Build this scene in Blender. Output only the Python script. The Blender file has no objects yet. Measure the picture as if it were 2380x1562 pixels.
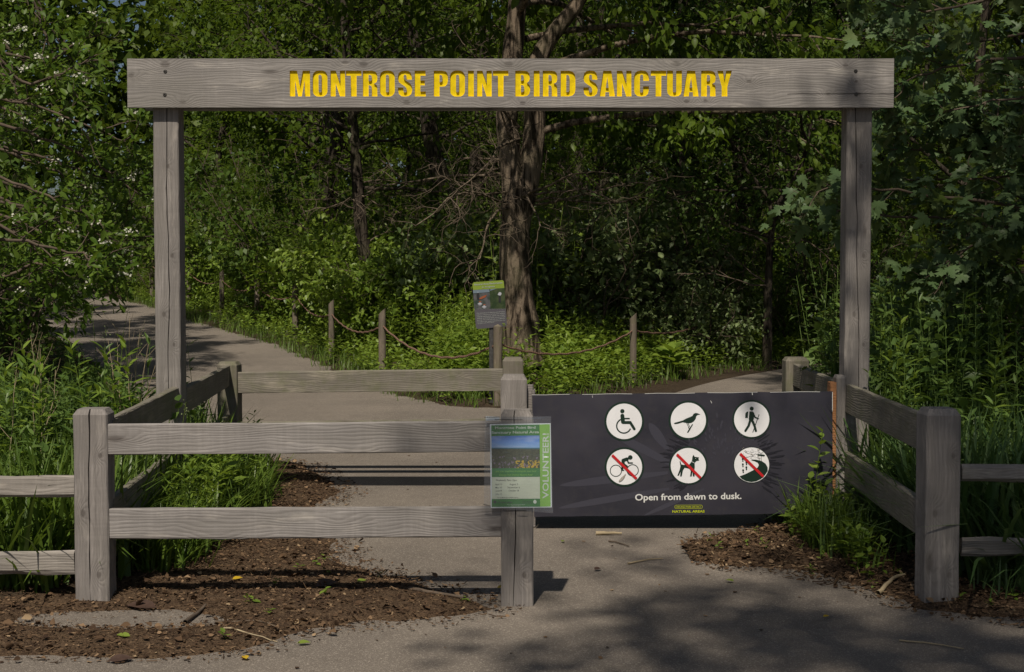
import bpy, bmesh, math, random
import numpy as np
from mathutils import Vector, Matrix
from mathutils.geometry import tessellate_polygon
random.seed(7); RNG = np.random.default_rng(7)
R = math.radians
scene = bpy.context.scene
COL = scene.collection

# ------------------------------------------------------------------ camera, sky, sun, exposure
H = 1.44; FPX = 3306.0; PITCH = R(2.44); CX, CY = 1190.0, 781.0
cam_d = bpy.data.cameras.new('camera'); cam_d.lens = 50.0; cam_d.sensor_width = 36.0
cam_d.clip_start = 0.1; cam_d.clip_end = 2000
cam = bpy.data.objects.new('camera', cam_d); COL.objects.link(cam)
cam.location = (0, 0, H); cam.rotation_euler = (R(90) - PITCH, 0, 0)
scene.camera = cam
SDX, SDY = 0.13, 0.73                     # shadow shift per metre of height
ELEV = math.atan(1 / math.hypot(SDX, SDY))
world = bpy.data.worlds.new('World'); scene.world = world; world.use_nodes = True
nt = world.node_tree; nt.nodes.clear()
sky = nt.nodes.new('ShaderNodeTexSky'); sky.sky_type = 'NISHITA'; sky.sun_disc = False
sky.sun_elevation = ELEV; sky.sun_rotation = math.atan2(-SDX, -SDY)
sky.altitude = 200; sky.air_density = 1.0; sky.dust_density = 2.5; sky.ozone_density = 1.5
bg = nt.nodes.new('ShaderNodeBackground'); bg.inputs[1].default_value = 0.045
wo = nt.nodes.new('ShaderNodeOutputWorld')
nt.links.new(sky.outputs[0], bg.inputs[0]); nt.links.new(bg.outputs[0], wo.inputs[0])
sun_d = bpy.data.lights.new('sun', 'SUN'); sun_d.energy = 4.3; sun_d.angle = R(0.8); sun_d.color = (1.0, 0.90, 0.76)
sun = bpy.data.objects.new('sun', sun_d); COL.objects.link(sun)
sun.rotation_euler = Vector((SDX, SDY, -1)).to_track_quat('-Z', 'Y').to_euler()
sun.location = (0, -10, 20)
scene.view_settings.view_transform = 'Standard'; scene.view_settings.look = 'None'
scene.view_settings.exposure = -0.07; scene.view_settings.gamma = 1.0
scene.render.engine = 'CYCLES'
scene.cycles.max_bounces = 6; scene.cycles.diffuse_bounces = 3; scene.cycles.transmission_bounces = 3
scene.cycles.transparent_max_bounces = 6
scene.cycles.use_adaptive_sampling = True

def at(px, py, Y):
    """world point seen at photograph pixel (2380 wide) at distance Y"""
    u = (CY - py) / FPX; rx = (px - CX) / FPX
    y = math.cos(PITCH) + math.sin(PITCH) * u; z = -math.sin(PITCH) + math.cos(PITCH) * u
    t = Y / y
    return Vector((rx * t, Y, H + z * t))
def gp(px, py):
    u = (CY - py) / FPX; rx = (px - CX) / FPX
    y = math.cos(PITCH) + math.sin(PITCH) * u; z = -math.sin(PITCH) + math.cos(PITCH) * u
    t = -H / z
    return (rx * t, y * t)

# ------------------------------------------------------------------ tags and object helpers
def tag(o, label=None, cat=None, group=None, kind=None):
    if label: o['label'] = label
    if cat: o['category'] = cat
    if group: o['group'] = group
    if kind: o['kind'] = kind
    return o
def empty(name, loc=(0, 0, 0), label=None, cat=None, group=None):
    o = bpy.data.objects.new(name, None); COL.objects.link(o); o.location = loc; o.empty_display_size = 0.1
    return tag(o, label, cat, group)
def link(name, me, mat=None, parent=None, loc=None, rot=None):
    o = bpy.data.objects.new(name, me); COL.objects.link(o)
    if mat is not None:
        if len(me.materials) == 0: me.materials.append(mat)
    if parent is not None: o.parent = parent
    if loc is not None: o.location = loc
    if rot is not None: o.rotation_euler = rot
    return o
def mesh(name, verts, faces, smooth=False):
    me = bpy.data.meshes.new(name); me.from_pydata([tuple(v) for v in verts], [], faces)
    if smooth: me.polygons.foreach_set('use_smooth', [True] * len(me.polygons))
    me.update(); return me
def np_mesh(name, V, F, smooth=False):
    """V (n,3); F list of (m,k) index arrays"""
    V = np.asarray(V, np.float32); me = bpy.data.meshes.new(name)
    me.vertices.add(len(V)); me.vertices.foreach_set('co', V.ravel())
    F = [np.asarray(f, np.int32) for f in F if len(f)]
    nl = sum(f.size for f in F); npoly = sum(len(f) for f in F)
    me.loops.add(nl); me.polygons.add(npoly)
    me.loops.foreach_set('vertex_index', np.concatenate([f.ravel() for f in F]))
    tot = np.concatenate([np.full(len(f), f.shape[1], np.int32) for f in F])
    st = np.concatenate([[0], np.cumsum(tot)[:-1]]).astype(np.int32)
    me.polygons.foreach_set('loop_start', st)
    try: me.polygons.foreach_set('loop_total', tot)
    except Exception: pass
    if smooth: me.polygons.foreach_set('use_smooth', np.ones(npoly, bool))
    me.update(calc_edges=True); return me
def copy_tree(o, parent=None):
    c = o.copy(); COL.objects.link(c)
    if parent: c.parent = parent
    for ch in list(o.children): copy_tree(ch, c)
    return c

def merge(dst, *others):
    """fold other meshes (same space) into dst as further material slots"""
    bm = bmesh.new(); bm.from_mesh(dst.data)
    for o in others:
        n0 = len(bm.faces); k0 = len(dst.data.materials)
        me = o.data.copy(); dl = o.location - dst.location
        if dl.length > 0: me.transform(Matrix.Translation(dl))
        bm.from_mesh(me); bm.faces.ensure_lookup_table()
        for m_ in o.data.materials: dst.data.materials.append(m_)
        for f_ in bm.faces[n0:]: f_.material_index += k0
        bpy.data.objects.remove(o)
    bm.to_mesh(dst.data); bm.free(); return dst

# ------------------------------------------------------------------ node materials
class NT:
    def __init__(s, name):
        s.m = bpy.data.materials.new(name); s.m.use_nodes = True; s.t = s.m.node_tree; s.t.nodes.clear()
        s.out = s.n('ShaderNodeOutputMaterial')
    def n(s, typ, **kw):
        x = s.t.nodes.new(typ)
        for k, v in kw.items(): setattr(x, k, v)
        return x
    def l(s, a, b): s.t.links.new(a, b)
    def put(s, sock, v):
        if isinstance(v, bpy.types.NodeSocket): s.l(v, sock)
        elif isinstance(v, tuple) and len(v) == 3 and sock.type == 'RGBA': sock.default_value = (*v, 1)
        else: sock.default_value = v
    def obj(s): return s.n('ShaderNodeTexCoord').outputs['Object']
    def map(s, vec, scale, loc=(0, 0, 0)):
        x = s.n('ShaderNodeMapping'); s.l(vec, x.inputs[0]); x.inputs['Scale'].default_value = scale
        s.put(x.inputs['Location'], loc); return x.outputs[0]
    def noise(s, vec, scale, detail=3, rough=.55, dist=0):
        x = s.n('ShaderNodeTexNoise'); s.l(vec, x.inputs['Vector']); x.inputs['Scale'].default_value = scale
        x.inputs['Detail'].default_value = detail; x.inputs['Roughness'].default_value = rough
        x.inputs['Distortion'].default_value = dist; return x.outputs[0]
    def vor(s, vec, scale, feature='F1', rnd=1):
        x = s.n('ShaderNodeTexVoronoi', feature=feature); s.l(vec, x.inputs['Vector']); x.inputs['Scale'].default_value = scale
        x.inputs['Randomness'].default_value = rnd; return x
    def ramp(s, f, stops):
        x = s.n('ShaderNodeValToRGB'); s.l(f, x.inputs[0]); e = x.color_ramp.elements
        while len(e) < len(stops): e.new(.5)
        for i, (p, c) in enumerate(stops):
            e[i].position = p; e[i].color = (*c, 1) if isinstance(c, tuple) else (c, c, c, 1)
        return x.outputs[0]
    def mix(s, f, a, b, mode='MIX'):
        x = s.n('ShaderNodeMix', data_type='RGBA', blend_type=mode)
        s.put(x.inputs[0], f); s.put(x.inputs[6], a); s.put(x.inputs[7], b); return x.outputs[2]
    def math(s, op, a, b=0.0, c=None):
        x = s.n('ShaderNodeMath', operation=op); s.put(x.inputs[0], a); s.put(x.inputs[1], b)
        if c is not None: s.put(x.inputs[2], c)
        return x.outputs[0]
    def bump(s, h, strength=.4, dist=.01):
        x = s.n('ShaderNodeBump'); s.l(h, x.inputs['Height']); x.inputs['Strength'].default_value = strength
        x.inputs['Distance'].default_value = dist; return x.outputs[0]
    def bsdf(s, col, rough=.8, spec=.3, normal=None, **kw):
        x = s.n('ShaderNodeBsdfPrincipled'); s.put(x.inputs['Base Color'], col); s.put(x.inputs['Roughness'], rough)
        x.inputs['Specular IOR Level'].default_value = spec
        if normal is not None: s.l(normal, x.inputs['Normal'])
        for k, v in kw.items(): s.put(x.inputs[k], v)
        return x.outputs[0]
    def done(s, sh): s.l(sh, s.out.inputs[0]); return s.m

def wood(name, axis='X', light=(.36, .34, .325), dark=(.15, .135, .125), moss=0.0, knots=1.0, spots=(), cracks=(), sawn=.1):
    k = NT(name); o = k.obj(); r = k.n('ShaderNodeObjectInfo').outputs['Random']
    off = k.n('ShaderNodeVectorMath', operation='ADD'); k.l(o, off.inputs[0])
    cmb = k.n('ShaderNodeCombineXYZ')
    for i in range(3): k.l(k.math('MULTIPLY', r, 17.3 + 9 * i), cmb.inputs[i])
    k.l(cmb.outputs[0], off.inputs[1]); v = off.outputs[0]
    def S(a, b, c): return (a, b, c) if axis == 'X' else (c, b, a)
    kn = k.vor(k.map(v, S(2.4, 0.0, 8.0)), 1.0)
    kd = kn.outputs['Distance']; kc = k.n('ShaderNodeSeparateColor'); k.l(kn.outputs['Color'], kc.inputs[0])
    on = k.math('GREATER_THAN', kc.outputs[0], .35)
    halo = k.math('MULTIPLY', k.ramp(kd, [(0, 1.0), (.38, 0.0)]), on)
    core = k.math('MULTIPLY', k.ramp(kd, [(.07, 1.0), (.15, 0.0)]), on)
    so = k.n('ShaderNodeSeparateXYZ'); k.l(o, so.inputs[0]); al = so.outputs[0 if axis == 'X' else 2]; ac = so.outputs[2 if axis == 'X' else 0]
    for (sa, sc, sr) in spots:      # the knots one can see in this very board
        dx = k.math('DIVIDE', k.math('SUBTRACT', al, sa), sr * 1.5); dz = k.math('DIVIDE', k.math('SUBTRACT', ac, sc), sr)
        q = k.math('ADD', k.math('MULTIPLY', dx, dx), k.math('MULTIPLY', dz, dz)); e_ = k.math('POWER', 2.718, k.math('MULTIPLY', q, -1.0))
        core = k.math('MAXIMUM', core, k.ramp(e_, [(.35, 0.0), (.75, .9)])); e2 = k.math('POWER', 2.718, k.math('MULTIPLY', q, -.16)); halo = k.math('MAXIMUM', halo, e2)
    sep = k.n('ShaderNodeSeparateXYZ'); k.l(v, sep.inputs[0])
    across = sep.outputs[2 if axis == 'X' else 0]
    nz = k.noise(k.map(v, S(.9, 3, 3)), 1.6, 3)
    ph = k.math('ADD', k.math('MULTIPLY', across, 430.0), k.math('MULTIPLY', nz, 60.0))
    ph = k.math('ADD', ph, k.math('MULTIPLY', halo, 22.0 * knots))
    ring = k.math('SINE', ph)
    ring = k.ramp(k.math('MULTIPLY_ADD', ring, .5, .5), [(.0, 0.0), (.55, .75), (1, 1.0)])
    fine = k.noise(k.map(v, S(3, 100, 100)), 1.0, 5, .7)
    streak = k.noise(k.map(v, S(1.0, 22, 22)), 1.0, 4, .6)
    saw = k.noise(k.map(v, S(55, .6, 1.5)), 1.0, 2, .5)
    blot = k.noise(v, 3.2, 4, .6)
    c = k.mix(k.ramp(streak, [(.3, 0.0), (.7, 1.0)]), tuple(x * .62 for x in light), light)
    c = k.mix(k.math('MULTIPLY', k.ramp(ring, [(0, 1.0), (.5, 0.0)]), .35), c, dark)
    c = k.mix(k.math('MULTIPLY', k.ramp(fine, [(.35, 1.0), (.6, 0.0)]), .5), c, dark)
    c = k.mix(k.math('MULTIPLY', k.ramp(fine, [(.55, 0.0), (.75, 1.0)]), .55), c, tuple(min(1, x * 1.45) for x in light))
    c = k.mix(k.math('MULTIPLY', k.ramp(saw, [(.45, 0.0), (.75, 1.0)]), sawn), c, tuple(min(1, x * 1.35) for x in light))
    c = k.mix(k.math('MULTIPLY', k.ramp(blot, [(.40, 1.0), (.64, 0.0)]), .6), c, tuple(x * .55 for x in light))
    c = k.mix(k.math('MULTIPLY', core, .7 * knots), c, (.055, .045, .04))
    c = k.mix(k.math('MULTIPLY', halo, .28 * knots), c, dark)
    c = k.mix(k.math('MULTIPLY', k.ramp(k.noise(k.map(v, S(.8, 3, 3)), 1.7, 3, .6), [(.45, 0.0), (.62, 1.0)]), .38), c, (light[0] * .50, light[1] * .50, light[2] * .47))
    c = k.mix(k.math('MULTIPLY', k.ramp(k.noise(k.map(v, S(1.2, 5, 5)), 2.3, 4, .7), [(.56, 0.0), (.70, 1.0)]), .45), c, (min(1, light[0] * 1.35), min(1, light[1] * 1.33), light[2] * 1.25))
    if moss > 0:
        ms = k.ramp(k.noise(v, 9, 5, .7), [(.45, 0.0), (.65, 1.0)])
        c = k.mix(k.math('MULTIPLY', ms, moss), c, (.11, .13, .045))
    for (a0, a1, z0, w_) in cracks:
        wob = k.math('MULTIPLY', k.math('SUBTRACT', k.noise(k.map(o, S(7, 0, 0)), 1.0, 3), .5), .016)
        dd = k.math('ABSOLUTE', k.math('SUBTRACT', k.math('SUBTRACT', ac, z0), wob)); on2 = k.math('MULTIPLY', k.math('GREATER_THAN', al, a0), k.math('LESS_THAN', al, a1))
        c = k.mix(k.math('MULTIPLY', k.ramp(dd, [(w_ * .5, 1.0), (w_, 0.0)]), on2), c, (.02, .017, .015))
    h = k.math('ADD', k.math('MULTIPLY', fine, .6), k.math('MULTIPLY', ring, .35))
    h = k.math('SUBTRACT', h, k.math('MULTIPLY', core, .4))
    return k.done(k.bsdf(c, .82, .25, k.bump(h, .55, .004)))

def leafmat(name, a, b, trans=.35, gloss=.35, back=None, tcol=None):
    """a..b: range of leaf colours, chosen leaf by leaf"""
    k = NT(name); g = k.n('ShaderNodeNewGeometry'); oi = k.n('ShaderNodeObjectInfo')
    f = k.math('MULTIPLY_ADD', oi.outputs['Random'], .3, k.math('MULTIPLY', g.outputs['Random Per Island'], .8))
    c = k.mix(f, a, b)
    if back is not None: c = k.mix(g.outputs['Backfacing'], c, back)
    p = k.bsdf(c, .42, gloss)
    t = k.n('ShaderNodeBsdfTranslucent')
    tc = tcol or tuple(min(1, x * y) for x, y in zip(b, (1.5, 1.5, .6)))
    k.put(t.inputs[0], k.mix(.5, c, tc))
    m = k.n('ShaderNodeMixShader'); m.inputs[0].default_value = trans
    k.l(p, m.inputs[1]); k.l(t.outputs[0], m.inputs[2]); return k.done(m.outputs[0])

def plain(name, col, rough=.6, spec=.4, var=0.0, scale=20, bump=0.0, metal=0.0):
    k = NT(name); v = k.obj(); c = col; nrm = None
    if var > 0 or bump > 0:
        nz = k.noise(v, scale, 4)
        if var > 0: c = k.mix(k.ramp(nz, [(.3, 0.0), (.7, 1.0)]), tuple(x * (1 - var) for x in col), tuple(min(1, x * (1 + var * .5)) for x in col))
        if bump > 0: nrm = k.bump(nz, bump, .005)
    return k.done(k.bsdf(c, rough, spec, nrm, Metallic=metal))

def m_asphalt():
    k = NT('asphalt'); v = k.obj()
    ag = k.vor(v, 210); agc = k.n('ShaderNodeSeparateColor'); k.l(ag.outputs['Color'], agc.inputs[0])
    big = k.noise(v, .8, 5, .6); mid = k.noise(v, 9, 5, .65); sp = k.noise(v, 260, 2, .5)
    c = k.mix(k.ramp(big, [(.35, 0.0), (.65, 1.0)]), (.190, .166, .142), (.262, .228, .192))
    c = k.mix(k.math('MULTIPLY', k.ramp(mid, [(.35, 1.0), (.6, 0.0)]), .3), c, (.145, .122, .102))
    c = k.mix(k.math('MULTIPLY', k.ramp(sp, [(.45, 1.0), (.58, 0.0)]), .55), c, (.085, .074, .064))
    c = k.mix(k.math('MULTIPLY', k.ramp(agc.outputs[0], [(.80, 0.0), (.97, 1.0)]), .55), c, (.46, .41, .35))
    st = k.noise(k.map(v, (1.0, .55, 1)), 2.6, 6, .7); c = k.mix(k.math('MULTIPLY', k.ramp(st, [(.52, 0.0), (.68, 1.0)]), .28), c, (.12, .105, .092))
    gr = k.noise(v, 38, 5, .75); c = k.mix(k.math('MULTIPLY', k.ramp(gr, [(.55, 0.0), (.72, 1.0)]), .35), c, (.33, .29, .24))
    h = k.math('ADD', k.math('MULTIPLY', ag.outputs['Distance'], .6), sp)
    return k.done(k.bsdf(c, .88, .25, k.bump(h, .6, .006)))
def m_soil(name, a, b, c2, sc=1.0):
    k = NT(name); v = k.obj()
    n1 = k.noise(v, 6 * sc, 6, .7); n2 = k.vor(v, 55 * sc); n3 = k.noise(v, 90 * sc, 4, .7)
    cc = k.n('ShaderNodeSeparateColor'); k.l(n2.outputs['Color'], cc.inputs[0])
    c = k.mix(k.ramp(n1, [(.35, 0.0), (.65, 1.0)]), a, b)
    c = k.mix(k.math('MULTIPLY', k.ramp(cc.outputs[1], [(.5, 0.0), (.95, 1.0)]), .7), c, c2)
    c = k.mix(k.math('MULTIPLY', k.ramp(n3, [(.4, 1.0), (.55, 0.0)]), .6), c, tuple(x * .4 for x in a))
    h = k.math('ADD', n3, k.math('MULTIPLY', n2.outputs['Distance'], .8))
    return k.done(k.bsdf(c, .95, .15, k.bump(h, .9, .015)))
def m_bark(name, a, b, sc=1.0):
    k = NT(name); v = k.obj()
    n = k.noise(k.map(v, (16 * sc, 16 * sc, 2.2 * sc)), 1.0, 5, .65, .6)
    n2 = k.noise(v, 3, 3); n3 = k.noise(v, 45, 3)
    c = k.mix(k.ramp(n, [(.42, 0.0), (.56, 1.0)]), a, b)
    c = k.mix(k.math('MULTIPLY', k.ramp(n2, [(.45, 0.0), (.7, 1.0)]), .35), c, (.10, .10, .055))
    h = k.math('ADD', n, k.math('MULTIPLY', n3, .25))
    return k.done(k.bsdf(c, .95, .15, k.bump(h, 1.0, .03)))

M = {}
M['wx'] = wood('weathered_timber_long', 'X', (.37, .35, .34), sawn=.16); _pk = [(random.Random(i).uniform(-.05, .05), i) for i in range(9)]
M['wz'] = wood('weathered_timber_upright', 'Z', (.335, .31, .295), (.12, .11, .102), 0, 1.0, [(.14, .03, .012), (.41, -.035, .014), (.66, .042, .010), (1.22, -.02, .013), (1.55, .03, .012), (1.05, .035, .009), (2.05, .01, .011)])
M['wxm'] = wood('mossy_timber_long', 'X', (.29, .265, .225), (.13, .12, .095), .35)
M['wzm'] = wood('mossy_timber_upright', 'Z', (.26, .235, .195), (.11, .10, .08), .4)
_bk = []
for _x, _y, _r in ((384, 150, .022), (305, 176, .013), (425, 238, .015), (802, 146, .015), (845, 150, .02), (1182, 150, .02), (1215, 240, .013), (945, 239, .016), (1572, 149, .02), (1741, 190, .012), (1596, 236, .013), (1925, 219, .010), (1996, 219, .011), (1990, 190, .008), (1640, 235, .01), (1965, 152, .012)):
    _q = at(_x, _y, 7.945); _bk.append((_q.x, _q.z, _r))
_c1 = at(1930, 218, 7.945); _c0 = at(1830, 218, 7.945)
M['wbeam'] = wood('header_timber', 'X', (.37, .35, .335), (.125, .115, .108), 0, .9, _bk, [(_c0.x, 9, _c1.z, .0035)])
M['wsplit'] = wood('split_rail_timber', 'X', (.40, .37, .34), (.13, .115, .10), 0, .6)
M['wnew'] = wood('new_cedar_timber', 'Z', (.50, .24, .11), (.28, .13, .06), 0, .7)
M['post'] = wood('rope_post_timber', 'Z', (.24, .20, .16), (.10, .08, .065), .25)
M['asphalt'] = m_asphalt()
M['soil'] = m_soil('soil', (.040, .028, .019), (.075, .055, .036), (.10, .075, .048))
M['mulch'] = m_soil('mulch', (.070, .044, .028), (.135, .090, .055), (.20, .135, .082), 1.4)
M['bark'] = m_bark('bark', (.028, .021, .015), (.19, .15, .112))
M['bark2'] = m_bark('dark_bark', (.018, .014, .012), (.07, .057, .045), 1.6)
M['twig'] = plain('twig', (.11, .085, .065), .9, .2, .4, 12)
M['twigpale'] = plain('bare_twig', (.15, .118, .088), .9, .2, .4, 8)
M['straw'] = plain('dead_stem', (.38, .31, .20), .8, .2, .3, 15)
M['lf_herb'] = leafmat('leaf_herb', (.070, .135, .016), (.225, .315, .050), .33, .35)
M['lf_dark'] = leafmat('leaf_dark', (.030, .062, .011), (.080, .135, .022), .32, .2)
M['lf_tree'] = leafmat('leaf_tree', (.040, .078, .010), (.115, .175, .020), .42, .2)
M['lf_far'] = leafmat('leaf_far', (.036, .066, .011), (.115, .165, .025), .40, .15)
M['lf_haw'] = leafmat('leaf_hawthorn', (.050, .105, .012), (.13, .20, .03), .34, .25)
M['lf_maple'] = leafmat('leaf_maple', (.050, .100, .035), (.120, .180, .080), .30, .2, (.135, .185, .075), (.16, .26, .02))
M['lf_silver'] = leafmat('leaf_pale_shrub', (.075, .12, .040), (.20, .26, .11), .28, .3)
M['grass'] = leafmat('grass_blade', (.045, .095, .014), (.140, .215, .035), .30, .35)
M['lf_shade'] = leafmat('leaf_tall_weed', (.045, .095, .020), (.130, .205, .050), .30, .3)
M['grassd'] = leafmat('grass_blade_bluish', (.055, .12, .035), (.16, .25, .085), .32, .35)
M['flower'] = plain('white_petal', (.50, .50, .42), .7, .2)
M['seed'] = plain('grass_seed_head', (.22, .27, .12), .9, .1, .3, 60)
M['rope'] = plain('rope', (.22, .135, .10), .9, .2, .4, 90, .6)
M['yellow'] = plain('yellow_paint', (.80, .61, .004), .6, .12, .25, 30)
k = NT('worn_yellow_paint'); v = k.obj(); n_ = k.noise(k.map(v, (1, 1, 1)), 30, 4)
c = k.mix(k.ramp(n_, [(.3, 0.0), (.7, 1.0)]), (.62, .46, .004), (.84, .65, .006))
c = k.mix(k.ramp(k.noise(k.map(v, (60, 60, 130)), 1.0, 4, .7), [(.66, 0.0), (.72, 1.0)]), c, (.16, .11, .05))
M['yellow'] = k.done(k.bsdf(c, .6, .12, k.bump(n_, .3, .003)))
M['screw'] = plain('rusted_steel', (.09, .085, .08), .5, .5, .3, 200, 0, .8)
M['black'] = plain('black_fastener', (.02, .02, .022), .5, .4)
M['white'] = plain('white_vinyl', (.82, .83, .86), .45, .4, .06, 9)
M['ink'] = plain('dark_green_vinyl', (.008, .026, .017), .5, .4)
M['red'] = plain('red_vinyl', (.52, .014, .018), .5, .4)
M['textwhite'] = plain('white_print', (.70, .71, .70), .5, .4)
M['lime'] = plain('lime_print', (.44, .50, .012), .5, .4)
M['scuff'] = plain('scuffed_vinyl', (.42, .39, .35), .7, .3, .5, 120)
M['metal'] = plain('grey_steel', (.10, .10, .10), .5, .5, .3, 40, 0, .6)

# ------------------------------------------------------------------ shape helpers
def tube_arrays(paths, sides=6):
    """paths: list of (points, radii) -> verts, quads"""
    V = []; F = []; b = 0
    ang = np.arange(sides) * 2 * math.pi / sides
    ca, sa = np.cos(ang)[:, None], np.sin(ang)[:, None]
    for pts, rad in paths:
        P = np.asarray(pts, float); n = len(P)
        T = np.gradient(P, axis=0); T /= (np.linalg.norm(T, axis=1)[:, None] + 1e-9)
        ref = np.array([0, 0, 1.0]) if abs(T[0, 2]) < .9 else np.array([1.0, 0, 0])
        A = np.cross(T, ref); A /= (np.linalg.norm(A, axis=1)[:, None] + 1e-9)
        B = np.cross(T, A)
        for i in range(n):
            V.append(P[i] + rad[i] * (ca * A[i] + sa * B[i]))
        j = np.arange(sides); j2 = (j + 1) % sides
        for i in range(n - 1):
            a = b + i * sides
            F.append(np.stack([a + j, a + j2, a + sides + j2, a + sides + j], 1))
        b += n * sides
    return np.concatenate(V), np.concatenate(F)
def tubes(name, paths, mat, parent=None, sides=6):
    V, F = tube_arrays(paths, sides)
    return link(name, np_mesh(name, V, [F], True), mat, parent)

def board(name, L, h, t, mat, parent=None, p0=None, p1=None, wav=.0015, bev=.006, seed=0, ragged=0.0, loc=None, rot=None):
    """timber along local X, height h (z), thickness t (y), slightly bevelled and uneven; p0,p1 = centres of its ends"""
    rg = np.random.default_rng(seed + 11)
    n = max(6, int(L / .12)); b = bev
    prof = np.array([[-t/2+b, -h/2], [t/2-b, -h/2], [t/2, -h/2+b], [t/2, h/2-b], [t/2-b, h/2], [-t/2+b, h/2], [-t/2, h/2-b], [-t/2, -h/2+b]])
    V = []; wob = np.cumsum(rg.normal(0, wav, (n + 1, 8, 2)), 0) * .35 + rg.normal(0, wav, (n + 1, 8, 2)) * .5
    if ragged > 0:
        wob += np.cumsum(rg.normal(0, ragged, (n + 1, 8, 2)), 0) * .35
        wob -= wob.mean(0)
    for i in range(n + 1):
        x = -L / 2 + L * i / n
        q = prof + wob[i]
        V += [(x, y, z) for y, z in q]
    F = []
    for i in range(n):
        for j in range(8):
            a = i * 8 + j; c = i * 8 + (j + 1) % 8
            F.append((a, a + 8, c + 8, c))
    F.append(tuple(range(8))); F.append(tuple(n * 8 + j for j in range(7, -1, -1)))
    me = mesh(name, V, F)
    if p0 is not None:
        p0 = Vector(p0); p1 = Vector(p1); d = (p1 - p0)
        q = d.to_track_quat('X', 'Z'); e = q.to_euler()
        # keep the board upright
        yaw = math.atan2(d.y, d.x); pit = -math.atan2(d.z, math.hypot(d.x, d.y))
        return link(name, me, mat, parent, (p0 + p1) / 2, (0, pit, yaw))
    return link(name, me, mat, parent, loc, rot)

def post(name, w, d, h, mat, parent=None, loc=(0, 0, 0), rotz=0.0, crack=None, cap=.022, seed=0, notches=()):
    """square timber post standing on z=0, chamfered top, optional drying crack up its front face"""
    rg = np.random.default_rng(seed + 5)
    b = .006; n = max(8, int(h / .07)); V = []; rows = []
    cr = []
    cx = crack if crack is not None else None
    wander = np.cumsum(rg.normal(0, .0022, n + 1))
    for i in range(n + 1):
        z = h * i / n
        ring = [(-w/2+b, -d/2)]
        if cx is not None:
            c = cx + wander[i]; g = .0028 * (.35 + .65 * math.sin(min(1, (i + .5) / n * 1.02) * math.pi * .55) ** .5)
            ring += [(c - g, -d/2), (c - g * .2, -d/2 + .022), (c + g, -d/2)]
        ring += [(w/2-b, -d/2), (w/2, -d/2+b), (w/2, d/2-b), (w/2-b, d/2), (-w/2+b, d/2), (-w/2, d/2-b), (-w/2, -d/2+b)]
        rows.append([(x + rg.normal(0, .0007), y + rg.normal(0, .0005), z) for x, y in ring])
    if cap > 0:
        s = .78
        rows.append([(x * s, max(-d/2 * s, y * s), h + cap * 1.15) for x, y, _ in rows[-1]])
    m_ = len(rows[0]); F = []
    for i in range(len(rows) - 1):
        for j in range(m_):
            a = i * m_ + j; c = i * m_ + (j + 1) % m_
            F.append((a, c, c + m_, a + m_))
    V = [p for r in rows for p in r]
    # top as a fan round its own centre, a touch weathered
    ci = len(V); V.append((0, 0, rows[-1][0][2] + .002)); k0 = (len(rows) - 1) * m_
    for j in range(m_): F.append((k0 + j, k0 + (j + 1) % m_, ci))
    o = link(name, mesh(name, V, F), mat, parent, loc, (0, 0, rotz))
    return o

# ------------------------------------------------------------------ terrain
def sstep(e0, e1, x):
    t = np.clip((x - e0) / (e1 - e0), 0, 1); return t * t * (3 - 2 * t)
def G(x, y):
    """height of the land: flat by the gate, rising gently to the back left"""
    x = np.asarray(x, float); y = np.asarray(y, float)
    rise = .034 * np.clip(y - 17, 0, 28); rise = rise - .034 * 2 * (1 - np.exp(-np.clip(y - 17, 0, 28) / 2.0))
    return np.where(y > 17, rise * (1 - .75 * sstep(-3, 6, x)) * (1 - sstep(68, 79, y)), 0.0)
def grid(x0, x1, y0, y1, st):
    xs = np.arange(x0, x1 + st * .5, st); ys = np.arange(y0, y1 + st * .5, st)
    X, Y = np.meshgrid(xs, ys); nx = len(xs); ny = len(ys)
    i = (np.arange(ny - 1)[:, None] * nx + np.arange(nx - 1)).ravel()
    return X.ravel(), Y.ravel(), np.stack([i, i + 1, i + nx + 1, i + nx], 1)
def sdist(poly, x, y):
    """signed distance, positive inside"""
    P = np.asarray(poly, float); x = np.asarray(x, float); y = np.asarray(y, float)
    d = np.full(x.shape, 1e9); ins = np.zeros(x.shape, bool)
    for i in range(len(P)):
        a = P[i]; b = P[(i + 1) % len(P)]; e = b - a
        t = np.clip(((x - a[0]) * e[0] + (y - a[1]) * e[1]) / (e @ e + 1e-12), 0, 1)
        d = np.minimum(d, np.hypot(x - a[0] - t * e[0], y - a[1] - t * e[1]))
        c = ((a[1] > y) != (b[1] > y))
        with np.errstate(divide='ignore', invalid='ignore'):
            xi = e[0] * (y - a[1]) / (e[1] if e[1] != 0 else 1e-12) + a[0]
        ins ^= c & (x < xi)
    return np.where(ins, d, -d)
def vnoise(x, y, s, seed=0):
    """smooth value noise"""
    x = np.asarray(x) / s; y = np.asarray(y) / s
    xi = np.floor(x).astype(int); yi = np.floor(y).astype(int); fx = x - xi; fy = y - yi
    fx = fx * fx * (3 - 2 * fx); fy = fy * fy * (3 - 2 * fy)
    def h(a, b):
        v = np.sin(a * 127.1 + b * 311.7 + seed * 74.7) * 43758.5453; return v - np.floor(v)
    return (h(xi, yi) * (1 - fx) + h(xi + 1, yi) * fx) * (1 - fy) + (h(xi, yi + 1) * (1 - fx) + h(xi + 1, yi + 1) * fx) * fy - .5
def struct(name, me, mat):
    o = link(name, me, mat); o['kind'] = 'structure'; return o

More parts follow.
